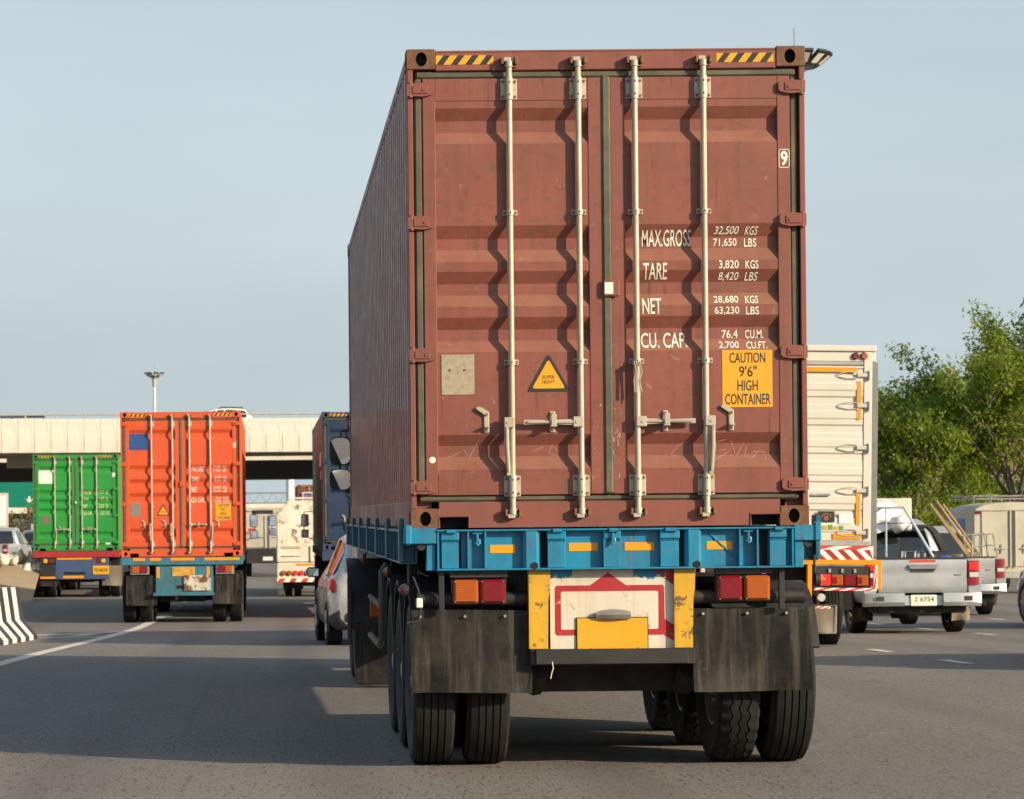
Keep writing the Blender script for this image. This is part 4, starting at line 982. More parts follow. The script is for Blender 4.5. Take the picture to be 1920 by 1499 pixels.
# ---- grey box lorry further on
M['greybox'] = mat('grey_van_body', (.46, .43, .37), .5, var=.07, da=.3, streak=.2)
def boxlorry(label, x, y, W, H, zb, L, m_, plate=True, lamp_y=None, n='box_lorry', rot=0):
    T = thing(n, label, 'truck', (x, y, road_z(y+1)), (0, 0, rot)); hw = W/2
    body = block(T, 'box_body', m_, -hw, hw, 0, L, zb, H, .03)
    for sx in (-1, 1):
        d = block(T, 'door', m_, sx*.02, sx*(hw-.12), -.03, -.002, zb+.06, H-.32, .006)
        mb = MB(); mb.cyl((sx*.09, -.05, zb+.04), (sx*.09, -.05, H-.3), .018, n=8); mb.box(sx*.05, sx*.35, -.06, -.031, zb+.42, zb+.45, .004); mb.build('lock_rod', M['steel'], d)
    block(T, 'roof_vent', M['plastic'], -hw*.5, hw*.2, -.02, -.001, H-.24, H-.1)
    block(T, 'bumper', M['black'], -hw, hw, -.04, .2, zb-.55, zb-.01); block(T, 'licence_plate', M['plate_w'], -.18, .2, -.06, -.045, zb-.45, zb-.3, .004)
    for sx in (-1, 1):
        block(T, 'tail_lamp', M['redlens'], sx*(hw-.08), sx*(hw-.28), -.06, -.041, zb-.3, zb-.18)
        for a in (1.0, L-.3):
            for j, xx in enumerate((hw-.18, hw-.42) if a < 2 else (hw-.18,)): wheel(T, sx*xx, a, .42, 'light', sx if j == 0 else -sx)
    cabover(T, L+.2, 0, M['cabwhite'], (-1, 1), hw-.05, 2.2)
    return T
T = boxlorry('grey box lorry with double doors and red stickers, between orange container and white lorry', .02, 104, 2.25, 2.62, 1.06, 5, M['greybox'])
block(T, 'sticker', M['red_tape'], -.72, -.5, -.036, -.031, 1.72, 1.84, 0); block(T, 'sticker', mat('brown_sticker', (.3, .13, .07), .6), -.85, -.68, -.036, -.031, 1.6, 1.7, 0); block(T, 'sticker', M['white_tape'], .55, .75, -.036, -.031, 1.7, 1.8, 0)
T = boxlorry('cream box lorry at the edge of the trees behind the silver pickup', 18.1, 82, 2.2, 2.62, .95, 5, mat('cream_box', (.62, .58, .48), .5, var=.06, da=.25))

# ---- big white box truck on the right
z0 = road_z(37); T = thing('box_truck', 'big white box truck with orange tape and red-white hazard stripes', 'truck', (6.76, 36, z0), (0, R(1.1), 0))
M['boxwhite'] = mat('white_ribbed_door', (.56, .545, .48), .5, var=.06, vs=1, da=.35, dirt=(.5, .45, .36), ds=1.2)
M['boxframe'] = mat('box_frame_grey', (.36, .35, .32), .45, var=.08, da=.3); M['boxhinge'] = mat('box_hinge', (.5, .47, .4), .4, .2); M['boxpost'] = mat('box_post', (.20, .21, .20), .4, .3)
hw = 1.15; H = 3.97
block(T, 'box_body', M['boxwhite'], -hw+.02, hw-.02, .12, 7, 1.4, H-.02, .02)
block(T, 'roof_cap', M['boxwhite'], -hw, hw, -.03, .3, H-.08, H, .01)
hd = block(T, 'header', M['boxwhite'], -hw, hw-.0, .0, .12, H-.21, H-.08)
for x, cn in ((.88, 'redlens'), (.99, 'amber'), (-.88, 'redlens'), (-.99, 'amber')): roundlamp(hd, x, H-.14, .042, M[cn], -.02, 'marker_lamp')
block(T, 'header_rail', M['boxframe'], -hw+.02, hw-.16, -.006, .12, H-.26, H-.212)
for sx in (-1, 1):
    block(T, 'corner_post', M['boxwhite'], sx*(hw-.16), sx*(hw-.05), -.012, .12, 1.36, H-.08); block(T, 'corner_trim', M['boxpost'], sx*(hw-.05), sx*(hw+.03), .0, .14, 1.20, H-.22, .008)
    mb = MB(); xa, xb = sorted((sx*.012, sx*(hw-.17)))
    zz = [1.42]; ysq = [-.018]
    for i in range(12):
        z = 1.52+i*.185; zz += [z, z+.02, z+.10, z+.12]; ysq += [-.018, .0, .0, -.018] if i % 2 else [-.018, -.028, -.028, -.018]
    zz.append(H-.27); ysq.append(-.018); V = []
    for z, y in zip(zz, ysq): V += [(xa, y, z), (xb, y, z)]
    mb.add(V, [[2*i, 2*i+1, 2*i+3, 2*i+2] for i in range(len(zz)-1)]); mb.box(xa, xb, .02, .05, 1.42, H-.27); door = mb.build('door', M['boxwhite'], T, ang=15)
    for z in (1.52, 2.07, 2.63, 3.18, 3.58):
        mb = MB(); e = sx*(hw-.12); V = []
        mb.box(e, e-sx*.14, -.05, -.02, z-.03, z+.03, .012); 
        mb.tube([(e-sx*.13, -.04, z+.04), (e-sx*.25, -.036, z+.045), (e-sx*.36, -.034, z+.02), (e-sx*.38, -.034, z), (e-sx*.36, -.034, z-.02), (e-sx*.25, -.036, z-.045), (e-sx*.13, -.04, z-.04)], .007, 7)
        mb.cyl((e+sx*.03, -.04, z-.06), (e+sx*.03, -.04, z+.06), .02, n=10); mb.build('hinge', M['boxhinge'], door)
    block(door, 'tape', M['orange_tape'], sx*(hw-.20), sx*(hw-.25), -.032, -.029, 3.0, 3.5, 0); block(door, 'tape', M['orange_tape'], sx*(hw-.20), sx*(hw-.25), -.032, -.029, 1.62, 2.06, 0)
    block(door, 'tape', M['orange_tape'], sx*(hw-.55), sx*(hw-.18), -.032, -.029, 1.44, 1.51, 0); block(door, 'tape', M['orange_tape'], sx*.03, sx*(hw-.25), -.032, -.029, H-.35, H-.29, 0)
    mb = MB(); mb.box(sx*.14, sx*.56, -.06, -.03, 2.0, 2.03, .005); mb.cyl((sx*.26, -.05, 1.93), (sx*.26, -.05, 2.1), .02, n=8); mb.build('handle', M['steel'], door)
    if sx > 0:
        st = block(door, 'sticker', M['blacksign'], .40, .62, -.033, -.03, 1.66, 1.80, 0)
        mb = MB(); mb.cyl((.51, -.036, 1.71), (.51, -.034, 1.71), .034, n=16); mb.build('emblem', mat('dull_emblem', (.22, .07, .04), .6), st)
        mb = MB(); mb.tube([(.51+.055*math.cos(t), -.036, 1.725+.04*math.sin(t)) for t in [math.pi*i/8 for i in range(9)]], .005, 5); mb.build('emblem_arc', mat('dull_gold', (.35, .2, .05), .6), st)
        block(door, 'sticker', M['white_tape'], .68, .86, -.033, -.03, 1.64, 1.78, 0)
        for i in range(5): block(door, 'paint_print', (mat('green_print', (.10, .28, .06), .6) if i == 0 else bpy.data.materials['green_print']) if i % 2 == 0 else M['yellow'], .40+i*.07, .455+i*.07, -.033, -.03, 1.56, 1.60+.012*(i % 3), 0)
block(T, 'sill', M['boxframe'], -hw, hw-.06, -.03, .12, 1.35, 1.415)
stripes(T, 'hazard_tape', -hw+.02, hw-.02, 1.30, 1.348, -.03, 5, M['white_tape'], M['red_tape'], 4)
stripes(T, 'hazard_tape', -hw+.02, hw-.02, 1.17, 1.298, -.03, 13, M['white_tape'], mat('maroon_tape', (.33, .03, .03), .4), -1)
block(T, 'bumper_top', M['orange_tape'], -hw-.06, hw+.09, -.045, .1, 1.10, 1.168)
for sx in (-1, 1):
    block(T, 'bumper_side', M['orange_tape'], sx*(hw+.04), sx*(hw+.09), -.045, .1, .78, 1.10); stripes(T, 'hazard_tape', sx*(hw-.02), sx*(hw+.04) if sx > 0 else sx*(hw-.02)+.06, .80, 1.10, -.046, 1, M['white_tape'], M['red_tape'], .2)
    o = block(T, 'bumper_drop', M['orange_tape'], sx*.3-.03, sx*.3+.03, -.045, .05, .58, 1.10)
    lb = block(T, 'lamp_box', M['black'], sx*.36, sx*1.10, -.01, .1, .80, 1.08)
    for i, cn in enumerate(('redlit' if sx > 0 else 'redlens', 'amber', 'redlens', 'amber')):
        a = sx*(.42+i*.165); q = block(lb, 'lens', M[cn], a, a+sx*.155, -.045, -.01, .83, .97, .012)
        if i in (1, 3): block(lb, 'lens', M['redlens'], a+sx*.01, a+sx*.07, -.052, -.045, .86, .94, 0)
        if i < 3: block(lb, 'lamp_glint', M['steel'], a+sx*.13, a+sx*.16, -.03, -.011, 1.0, 1.05, 0)
    stripes(T, 'hazard_tape', *sorted((sx*.36, sx*(hw+.03))), .765, .80, -.04, 4, M['white_tape'], M['red_tape'], 4)
    roundlamp(T, sx*.46, .67, .055, M['clearlens'], .0, 'reverse_lamp'); stripes(T, 'hazard_tape', *sorted((sx*.38, sx*.58)), .53, .56, -.03, 2, M['white_tape'], M['red_tape'], 3)
    mudflap(T, *sorted((sx*.30, sx*.72)), .20, .56, .3, mat('grey_flap', (.16, .135, .10), .6, da=.4), bolts=False, seed=21); mb = MB(); frame(mb, *sorted((sx*.29, sx*.73)), .19, .57, .016, .285, .29); mb.build('flap_edge', M['steel'], T)
    for a in (1.1, 2.4, 6.4):
        for j, xx in enumerate((.75, .44) if a < 5 else (.95,)): wheel(T, sx*xx, a, .5, 'truck', sx if j == 0 else -sx)
    block(T, 'chassis_beam', M['underside'], sx*.3, sx*.42, .2, 9, .8, 1.1, 0)
block(T, 'underrun', M['underside'], -.3, .3, .3, .6, .6, 1.3)
cabover(T, 7.3, 0, M['cabwhite'], (-1, 1), 1.1, 2.6)

# ---- white van body with roof rack at the right edge
z0 = road_z(74); T = thing('food_van', 'cream van body with rounded nose and roof rack at the right edge', 'van', (19.75, 73, z0))
M['vancream'] = mat('van_cream', (.47, .44, .35), .5, var=.07, da=.5, dirt=(.30, .28, .22), ds=1.2)
hw = 1.0
def vsec(y, s_, zt): 
    pts = []
    for i in range(9): t = R(180*i/8); pts.append((hw*s_*math.cos(t)*.999, y, zt-.22+.22*math.sin(t)))
    return [(hw*s_, y, .55), (hw*s_, y, 1.4)] + pts + [(-hw*s_, y, 1.4), (-hw*s_, y, .55)]
mb = MB(); mb.loft([vsec(0, 1, 2.42), vsec(.05, 1.0, 2.44), vsec(2.6, 1.0, 2.42), vsec(3.0, .98, 2.34), vsec(3.3, .92, 2.2), vsec(3.45, .8, 2.0)]); body = mb.build('van_body', M['vancream'], T)
for sx in (-1, 1):
    d = block(T, 'door', M['vancream'], sx*.03, sx*.82, -.03, -.001, .72, 2.2, .012); mb = MB(); mb.cyl((sx*.07, -.05, .7), (sx*.07, -.05, 2.2), .02, n=8); mb.box(sx*.2, sx*.46, -.07, -.031, 1.18, 1.22, .008); mb.cyl((sx*.3, -.06, 1.08), (sx*.3, -.06, 1.32), .015, n=8); mb.build('lock_rod', M['boxframe'], d)
    block(T, 'tail_lamp', M['redlens'], sx*.85, sx*.98, -.02, .0, 2.12, 2.19); 
    for y in (.9, 3.9): wheel(T, sx*.8, y, .35, 'car', sx)
block(T, 'gutter', M['boxframe'], -1.0, 1.0, -.05, .03, 2.2, 2.24); block(T, 'side_locker', M['boxframe'], -1.012, -1.002, 1.2, 2.2, .9, 1.7); block(T, 'side_emblem', mat('blue_emblem', (.12, .2, .4), .6), -1.012, -1.002, 1.0, 1.7, 1.6, 2.0)
block(T, 'bumper', M['boxframe'], -.95, .95, -.08, .1, .42, .6); block(T, 'licence_plate', M['plate_w'], -.85, -.5, -.1, -.081, .45, .56, 0)
mb = MB()
for z, e in ((2.52, .9), (2.6, .96)): mb.tube([(-e, .2, z), (e, .2, z), (e, 2.6, z), (-e, 2.6, z), (-e, .2, z)], .018, 6)
for x in (-.96, -.5, 0, .5, .96):
    mb.tube([(x, .2, 2.40), (x, .2, 2.6)], .014, 6); mb.tube([(x, .2, 2.52), (x, 2.6, 2.52)], .014, 6)
mb.build('roof_rack', M['steel'], T)
mb = MB(); mb.prism([(3.3, .5), (3.3, 1.6), (3.7, 1.7), (4.2, 1.1), (4.7, .9), (4.75, .45)], 'x', -.85, .85); mb.build('cab', M['vancream'], T)
# ------------------------------------------------------------------ cars and pickups
ORD = 'first second third fourth fifth sixth seventh eighth ninth tenth eleventh twelfth thirteenth fourteenth fifteenth sixteenth seventeenth eighteenth nineteenth twentieth twenty-first twenty-second twenty-third twenty-fourth twenty-fifth twenty-sixth'.split()
def g_side(y): return road_z(76)+(.1 if y < 110 else .08)
def car(label, loc, rotz, paint, clad, name='car', L=4.4, sx=1., rack=False, lampy='redlens', hz=1.):
    T = thing(name, label, 'car', loc, (0, 0, rotz))
    st = [(0, .38, .78, .86, .93, .66), (.06, .33, .87, .97, 1.06, .70), (.22, .3, .905, 1.03, 1.28, .66), (.55, .28, .915, 1.03, 1.57, .62), (.9, .26, .915, 1.01, 1.63, .62), (1.5, .26, .915, .99, 1.65, .61), (2.2, .26, .915, .97, 1.63, .60), (2.75, .26, .91, .96, 1.5, .58), (3.3, .26, .905, .98, 1.06, .66), (3.9, .28, .89, .90, .98, .64), (4.25, .32, .82, .76, .84, .58), (4.4, .4, .7, .62, .68, .48)]
    secs = []
    for y, zb, hw, zl, zr, wr in st:
        zr *= hz; half = [(0, zb), (hw*.9, zb), (hw, zb+.08), (hw+.012, zb+.2), (hw+.018, (zb+zl)/2+.1), (hw-.015, zl-.03), (hw-.04, zl), (wr+.05, zr-.07), (wr-.04, zr-.012), (wr*.5, zr+.012), (0, zr+.018)]
        secs.append([(x, y, z) for x, z in half] + [(-x, y, z) for x, z in half[-2:0:-1]])
    mb = MB(); mb.loft(secs); n = len(secs[0])
    for fi in range((len(secs)-1)*n):
        j = fi % n
        if j in (0, 1, 2, n-1, n-2, n-3): mb.m[fi] = 1
    body = mb.build('body', [paint, clad], T, ang=50)
    for s_ in (-1, 1):
        q = lambda y: next(((a, b) for a, b in zip(st, st[1:]) if a[0] <= y <= b[0]))
        def at_(y, f):
            a, b = q(y); t = (y-a[0])/(b[0]-a[0]); hw, zl, zr, wr = [a[i]+(b[i]-a[i])*t for i in (2, 3, 4, 5)]; zr *= hz
            p0 = Vector((hw-.04, 0, zl)); p1 = Vector((wr+.05, 0, zr-.07)); p = p0+(p1-p0)*f
            return (s_*(p.x+.008), y, p.z)
        for ya, yb in ((.42, .95), (1.02, 1.72), (1.8, 2.85)):
            k = 4; V = []
            for i in range(k+1):
                y = ya+(yb-ya)*i/k; lo = .08; hi = .96
                V += [at_(y, lo), at_(y, hi)]
            w2 = MB(); w2.add(V, [[2*i, 2*i+1, 2*i+3, 2*i+2] for i in range(k)]); w2.build('side_window', M['glass'], body)
        for y in (.82, 3.5):
            a = MB(); xo = s_*.921
            pts = [(y+.43*math.cos(R(t)), .36+.43*math.sin(R(t))) for t in range(-12, 193, 12)]; a.prism(pts, 'x', xo, xo+s_*.006); a.build('wheel_arch', clad, T)
            wheel(T, s_*.835, y, .35, 'car', s_)
        l = MB(); l.loft([[(s_*x, y+d, z) for x, d, z in ((.90, .0, .82), (.93, .0, .88), (.90, .0, 1.03), (.84, .0, .98))] for y, d in ((.02, 0), (.28, 0))]); l.build('tail_lamp', M[lampy], T)
        m = MB(); x = s_*1.02; m.box(x-.1, x+.1, 2.78, 2.9, .98, 1.13, .04); o = m.build('mirror', M['plastic'], T); block(o, 'mirror_glass', M['mirror'], x-.08, x+.08, 2.772, 2.779, 1.0, 1.11, 0)
        for y in (1.1, 1.95): block(body, 'door_handle', M['chrome'], s_*.925, s_*.95, y, y+.16, .86, .89)
        h = MB(); h.box(s_*.5, s_*.8, 4.2, 4.36, .66, .78, .03); h.build('headlamp', M['clearlens'], T)
    w2 = MB(); w2.add([(-.64, .07, 1.13), (.64, .07, 1.13), (.60, .18, 1.31*hz), (-.60, .18, 1.31*hz), (.54, .47, 1.60*hz), (-.54, .47, 1.60*hz)], [[0, 1, 2, 3], [3, 2, 4, 5]]); w2.build('rear_window', M['glass'], body)
    w2 = MB(); w2.add([(-.6, 3.28, 1.1), (.6, 3.28, 1.1), (.52, 2.8, 1.5*hz), (-.52, 2.8, 1.5*hz)], [[0, 1, 2, 3]]); w2.xform(Matrix.Translation((0, .03, .02))); w2.build('windscreen', M['glass'], body)
    block(T, 'licence_plate', M['plate_w'], -.2, .2, -.03, -.01, .62, .74, .004); block(T, 'bumper', clad, -.72, .72, -.035, .06, .40, .54, .03)
    if rack:
        for s_ in (-1, 1): m = MB(); m.tube([(s_*.55, .6, 1.6*hz), (s_*.55, .66, 1.7*hz), (s_*.55, 2.0, 1.73*hz), (s_*.55, 2.15, 1.64*hz)], .02, 6); m.build('roof_rail', M['plastic'], T)
    return T
M['carsilver'] = mat('silver_car_paint', (.46, .45, .43), .28, .25, var=.03, coat=.7, da=.1)
M['carwhite'] = mat('white_car_paint', (.75, .74, .70), .3, 0, var=.03, coat=.6)
M['carblack'] = mat('black_car_paint', (.012, .013, .014), .2, 0, var=.05, coat=.8)
M['clad'] = mat('grey_cladding', (.05, .05, .05), .6, da=.3, dirt=(.1, .09, .07))
car('pale silver hatchback just ahead of the near truck, orange reflected in its windows', (1.80, 38.5, road_z(41)-.02), R(2), M['carsilver'], M['clad'])
car('white car with red tail pillar crossing the overpass above the orange container', (-.75, 168.5, 6.52), R(90), M['carwhite'], M['clad'], rack=True)
car('black car cut off by the right edge of the picture beside the pickup with poles', (14.2, 44.6, road_z(46)), R(1), M['carblack'], M['carblack'])
car('silver car beside the frame on the right whose shadow crosses the near lane', (10.0, 27.2, road_z(29)), 0, M['carsilver'], M['clad'])
car('dark car on the side road behind the white sandbags', (-10.15, 122.5, g_side(120)), R(-176), M['carblack'], M['carblack'])

def pickup(label, loc, paint, rotz=0., lit=True, name='pickup', bumper='silver'):
    T = thing(name, label, 'pickup', loc, (0, 0, rotz)); hw = .9
    # lower body with open bed
    for s_ in (-1, 1):
        mb = MB(); mb.loft([[(s_*x, y, z) for x, z in ((.70, 1.17), (.86, 1.17), (.905, 1.10), (hw+.01, .86), (.90, .62), (.86, .5), (.72, .5))] for y in (.02, .12, 1.0, 2.2)]); mb.build('bed_side', paint, T)
        a = MB(); pts = [(1.22+.46*math.cos(R(t)), .40+.46*math.sin(R(t))) for t in range(-10, 191, 12)]; a.prism(pts, 'x', s_*.905, s_*.93); a.build('wheel_arch', M['plastic'], T)
        a = MB(); pts = [(4.3+.46*math.cos(R(t)), .40+.46*math.sin(R(t))) for t in range(-10, 191, 12)]; a.prism(pts, 'x', s_*.905, s_*.93); a.build('wheel_arch', M['plastic'], T)
        for y in (1.22, 4.3): wheel(T, s_*.77, y, .37, 'pickup', s_)
        # tail lamp
        l = MB(); l.loft([[(s_*x, y, z) for x, y in ((.70, -.012), (.80, -.02), (.875, .01), (.905, .1), (.72, .1))] for z in (.78, .80, 1.12, 1.15)]); tl = l.build('tail_lamp', M['redlens'], T)
        if lit:
            for zz in (1.03, 1.07, 1.11): block(tl, 'lamp_cell', M['redlit'], s_*.72, s_*.86, -.026, -.016, zz-.012, zz+.012, 0)
        block(tl, 'lamp_cell', M['clearlens'], s_*.72, s_*.86, -.024, -.016, .90, .97, 0)
    block(T, 'bed_floor', M['plastic'], -.72, .72, .08, 2.2, .66, .72, 0); block(T, 'bed_front', M['plastic'], -.72, .72, 2.12, 2.2, .72, 1.12, 0)
    # tailgate with pressed hollow and handle
    mb = MB(); V = []
    rows_ = [(.66, .02), (.68, .0), (.76, -.012), (.92, .006), (1.02, .0), (1.12, -.008), (1.165, .0), (1.185, .03)]
    for z, y in rows_:
        for x in (-.69, -.68, -.3, 0, .3, .68, .69): V.append((x, y+(.03 if abs(x) > .685 else 0), z))
    mb.add(V, [[j*7+i, j*7+i+1, (j+1)*7+i+1, (j+1)*7+i] for j in range(len(rows_)-1) for i in range(6)]); mb.box(-.69, .69, .05, .09, .66, 1.185, .004); tg = mb.build('tailgate', paint, T, ang=40)
    h = MB(); h.prism([(-.24, 1.09), (.24, 1.09), (.17, .985), (-.17, .985)], 'y', -.02, -.005); h.build('handle_recess', M['plastic'], tg)
    h = MB(); h.prism([(-.23, 1.085), (.23, 1.085), (.195, 1.03), (-.195, 1.03)], 'y', -.045, -.018); h.build('handle', M['chrome'], tg)
    block(tg, 'brake_lamp', M['redlit'] if lit else M['redlens'], -.2, .2, -.02, -.006, 1.135, 1.165, .006)
    block(tg, 'badge', M['chrome'], .5, .6, -.012, -.002, .93, .95, 0)
    block(T, 'tailgate_cap', M['plastic'], -.70, .70, .0, .1, 1.186, 1.205, .004)
    # bumper
    bm_ = paint if bumper == 'silver' else M['chrome']
    for s_ in (-1, 1):
        mb = MB(); mb.loft([[(s_*x, y, z) for y, z in ((-.09, .66), (-.1, .52), (-.06, .46), (.1, .46), (.1, .66))] for x in (.30, .36, .72)] + [[(s_*.90, y, z) for y, z in ((-.02, .66), (-.03, .5), (.0, .45), (.15, .45), (.15, .66))]]); b = mb.build('bumper', bm_, T)
        block(b, 'step_pad', M['plastic'], s_*.62, s_*.74, -.106, -.098, .54, .61)
    mb = MB(); mb.loft([[(x, y, z) for y, z in ((-.03, .62), (-.04, .47), (.1, .47), (.1, .62))] for x in (-.32, .32)]); mb.build('bumper_step', bm_, T)
    pl = block(T, 'licence_plate', M['plate_w'], -.2, .2, -.055, -.045, .46, .63, .006)
    if lit: drape(text_mb('2 6754', -.14, .16, .53, .60), 'lettering', mat('plate_green', (.06, .16, .10), .6), lambda z: -.056, [], pl)
    block(T, 'underbody', M['underside'], -.7, .7, .1, 4.4, .34, .62, .03); mb = MB(); mb.cyl((-.7, 1.22, .37), (.7, 1.22, .37), .06, n=10); mb.lathe([(-.14, .05), (-.1, .14), (.1, .14), (.14, .05)], 'x', 14, c=(-.1, 1.22, .36)); mb.build('axle', M['underside'], T)
    for s_ in (-1, 1): mudflap(T, *sorted((s_*.62, s_*.9)), .2, .42, .72, mat('beige_flap', (.22, .18, .12), .7, da=.5) if s_ > 0 and lit else M['flap'], bolts=False, seed=2)
    if lit:
        for s_ in (-1, 1): mb = MB(); mb.loft([[(s_*(xx+dx_), yy+dy_, zz) for dx_, dy_ in ((-.05, -.1), (.05, -.1), (.05, .12), (-.05, .12))] for xx, yy, zz in ((.80, 1.75, 1.18), (.76, 1.9, 1.36), (.68, 2.05, 1.58), (.60, 2.12, 1.68))]); mb.build('roll_bar', M['plastic'], T)
        mb = MB(); mb.box(-.62, .62, 2.02, 2.24, 1.64, 1.70, .02); mb.build('roll_bar', M['plastic'], T)
    # cab and bonnet
    st = [(2.25, .88, 1.12, 1.13, .80), (2.3, .9, 1.14, 1.45, .70), (2.45, .9, 1.14, 1.72, .66), (2.8, .9, 1.12, 1.79, .64), (3.5, .9, 1.1, 1.78, .62), (4.0, .9, 1.1, 1.5, .64), (4.4, .9, 1.08, 1.14, .72), (4.9, .88, 1.02, 1.06, .7), (5.2, .8, .85, .9, .6)]
    secs = []
    for y, w_, zl, zr, wr in st:
        half = [(0, .45), (w_*.94, .45), (w_, .55), (w_+.012, .8), (w_-.02, zl), (wr+.04, zr-.06), (wr-.05, zr), (0, zr+.02)]
        secs.append([(x, y, z) for x, z in half] + [(-x, y, z) for x, z in half[-2:0:-1]])
    mb = MB(); mb.loft(secs); cab = mb.build('cab', paint, T, ang=50)
    mb = MB(); mb.add([(-.68, 2.235, 1.17), (.68, 2.235, 1.17), (.64, 2.27, 1.45), (-.64, 2.27, 1.45), (.58, 2.36, 1.66), (-.58, 2.36, 1.66)], [[0, 1, 2, 3], [3, 2, 4, 5]]); mb.build('rear_window', M['glass'], cab)
    for s_ in (-1, 1):
        for ya, yb in ((2.5, 3.1), (3.16, 3.95)):
            mb = MB(); mb.add([(s_*.9, ya, 1.16), (s_*.9, yb+.2*(yb > 3.5), 1.16), (s_*.70, yb-.05, 1.68-.16*(yb > 3.5)), (s_*.70, ya+.02, 1.68)], [[0, 1, 2, 3]]); mb.build('side_window', M['glass'], cab)
        block(cab, 'door_mirror', M['plastic'], s_*.95, s_*1.12, 3.9, 4.0, 1.1, 1.3, .04)
    return T
M['pksilver'] = mat('silver_pickup_paint', (.40, .43, .45), .32, .45, var=.02, vs=.8, coat=.4)
M['pkwhite'] = mat('pale_pickup_paint', (.38, .385, .38), .3, .35, var=.02, vs=.8, coat=.5)
x, y = 10.11, 42.5; z = road_z(43.7)
pickup('silver pickup with lit tail lamps, metal rack frame and white sheet over its cab', (x, y, z), M['pksilver'])
# load of the silver pickup
def lump(name, label, cat, pts, m_, seed, sub=3, amp=.05, world=(0,0,0), group=None):
    """irregular soft bundle: ellipsoids fused by their outer hull and crumpled"""
    rn = random.Random(seed); bm = bmesh.new()
    bmesh.ops.create_icosphere(bm, subdivisions=sub, radius=1)
    for v in bm.verts:
        d = v.co.normalized(); best = 0
        for c, r in pts:
            c = Vector(c); r = Vector(r)
            # support of the ellipsoid along d
            s_ = c.dot(d) + math.sqrt((r.x*d.x)**2+(r.y*d.y)**2+(r.z*d.z)**2); best = max(best, s_)
        v.co = d*best
    from mathutils import noise as N
    for v in bm.verts: v.co += v.co.normalized()*amp*(N.noise(v.co*7+Vector((seed, 0, 0)))+.5*N.noise(v.co*17+Vector((seed, 3, 0))))
    me = bpy.data.meshes.new(name); bm.to_mesh(me); bm.free(); me.materials.append(m_); me.polygons.foreach_set('use_smooth', [True]*len(me.polygons))
    o = link(name, me, None, world); return tag(o, label, cat, group)
M['sheet'] = mat('white_plastic_sheet', (.62, .63, .64), .45, var=.08, vs=9, bump=.5, bs=14)
lump('plastic_bundle', 'round white plastic bundle tied at the rack corner of the silver pickup', 'bundle', [((0, 0, 0), (.14, .2, .14)), ((-.06, 0, -.02), (.12, .2, .1))], M['sheet'], 3, amp=.05, world=(x+.12, y+1.9, z+1.72))
lump('plastic_bundle', 'wide pale plastic-wrapped load lying on the cab roof of the silver pickup', 'bundle', [((0, 0, 0), (.60, .5, .12)), ((.3, 0, .02), (.2, .4, .12)), ((-.4, 0, -.02), (.3, .4, .1))], M['sheet'], 6, 4, amp=.04, world=(x-.28, y+2.75, z+1.80))
mb = MB(); V = []; nu, nv = 26, 10; rn = random.Random(5)
for j in range(nv+1):
    for i in range(nu+1):
        u = i/nu; v_ = j/nv; sag = .12*math.sin(math.pi*u)*v_
        V.append((-.85+u*.98, .02+.25*(1-v_)+.03*math.sin(u*23+v_*3)+.015*math.sin(u*41), .0-v_*(.08+.17*math.sin(math.pi*min(1, u*1.15)))-.02*math.sin(u*9)))
mb.add(V, [[j*(nu+1)+i, j*(nu+1)+i+1, (j+1)*(nu+1)+i+1, (j+1)*(nu+1)+i] for j in range(nv) for i in range(nu)])
k = len(mb.v); mb.add([(a, b+.012, c) for a, b, c in V], [[j*(nu+1)+i, j*(nu+1)+i+1, (j+1)*(nu+1)+i+1, (j+1)*(nu+1)+i] for j in range(nv) for i in range(nu)])
o = mb.build('plastic_sheet', M['sheet'], None, (x, y+1.85, z+1.78)); tag(o, 'crumpled white plastic sheet hanging behind the cab of the silver pickup', 'sheet')
t = thing('rack_frame', 'slanted blue-grey metal rack frame standing in the bed of the silver pickup', 'rack', (x, y, z))
rk = mat('rack_tube', (.36, .43, .52), .4, .3)
mb = MB(); mb.tube([(.24, .3, 1.2), (-.14, .6, 1.98), (-.88, .6, 1.98), (-.95, .3, 1.2)], .024, 8); mb.build('frame_tube', rk, t)
mb = MB(); mb.tube([(-.5, .6, 1.97), (-.5, 2.0, 1.78)], .018, 8); mb.build('frame_tube', rk, t); mb = MB(); mb.tube([(-.42, .6, 1.97), (-.42, .62, 1.21)], .015, 8); mb.build('frame_tube', rk, t)
mb = MB(); mb.tube([(-.88, .6, 1.72), (-.02, .6, 1.74), (.1, 1.6, 1.62)], .008, 6); mb.build('cord', M['plastic'], t)
t = thing('chrome_stand', 'small chrome bars sticking up behind the tailgate of the silver pickup', 'stand', (x, y, z))
for a in (-.23, -.19, -.03, .02, .12):
    mb = MB(); mb.cyl((a, .35, 1.12), (a, .35, 1.30 if a < 0 else 1.27), .014, n=8); mb.build('bar', M['chrome'], t)
mb = MB(); mb.tube([(-.22, .35, 1.29), (.12, .35, 1.29)], .012, 6); mb.build('bar', M['chrome'], t)
t = thing('drum', 'black drum lying in the bed of the silver pickup by its right lamp', 'drum', (x+.5, y+.5, z+1.2))
mb = MB(); mb.lathe([(-.24, .001), (-.24, .09), (-.22, .105), (-.1, .10), (-.08, .11), (.1, .10), (.2, .105), (.23, .09), (.23, .001)], 'x', 20); mb.build('barrel', M['plastic'], t)
lump('blue_bag', 'small blue bag beside the black drum in the silver pickup', 'bag', [((0, 0, 0), (.12, .1, .06))], mat('blue_bag', (.03, .1, .4), .5), 8, 2, .02, (x+.4, y+.25, z+1.17))
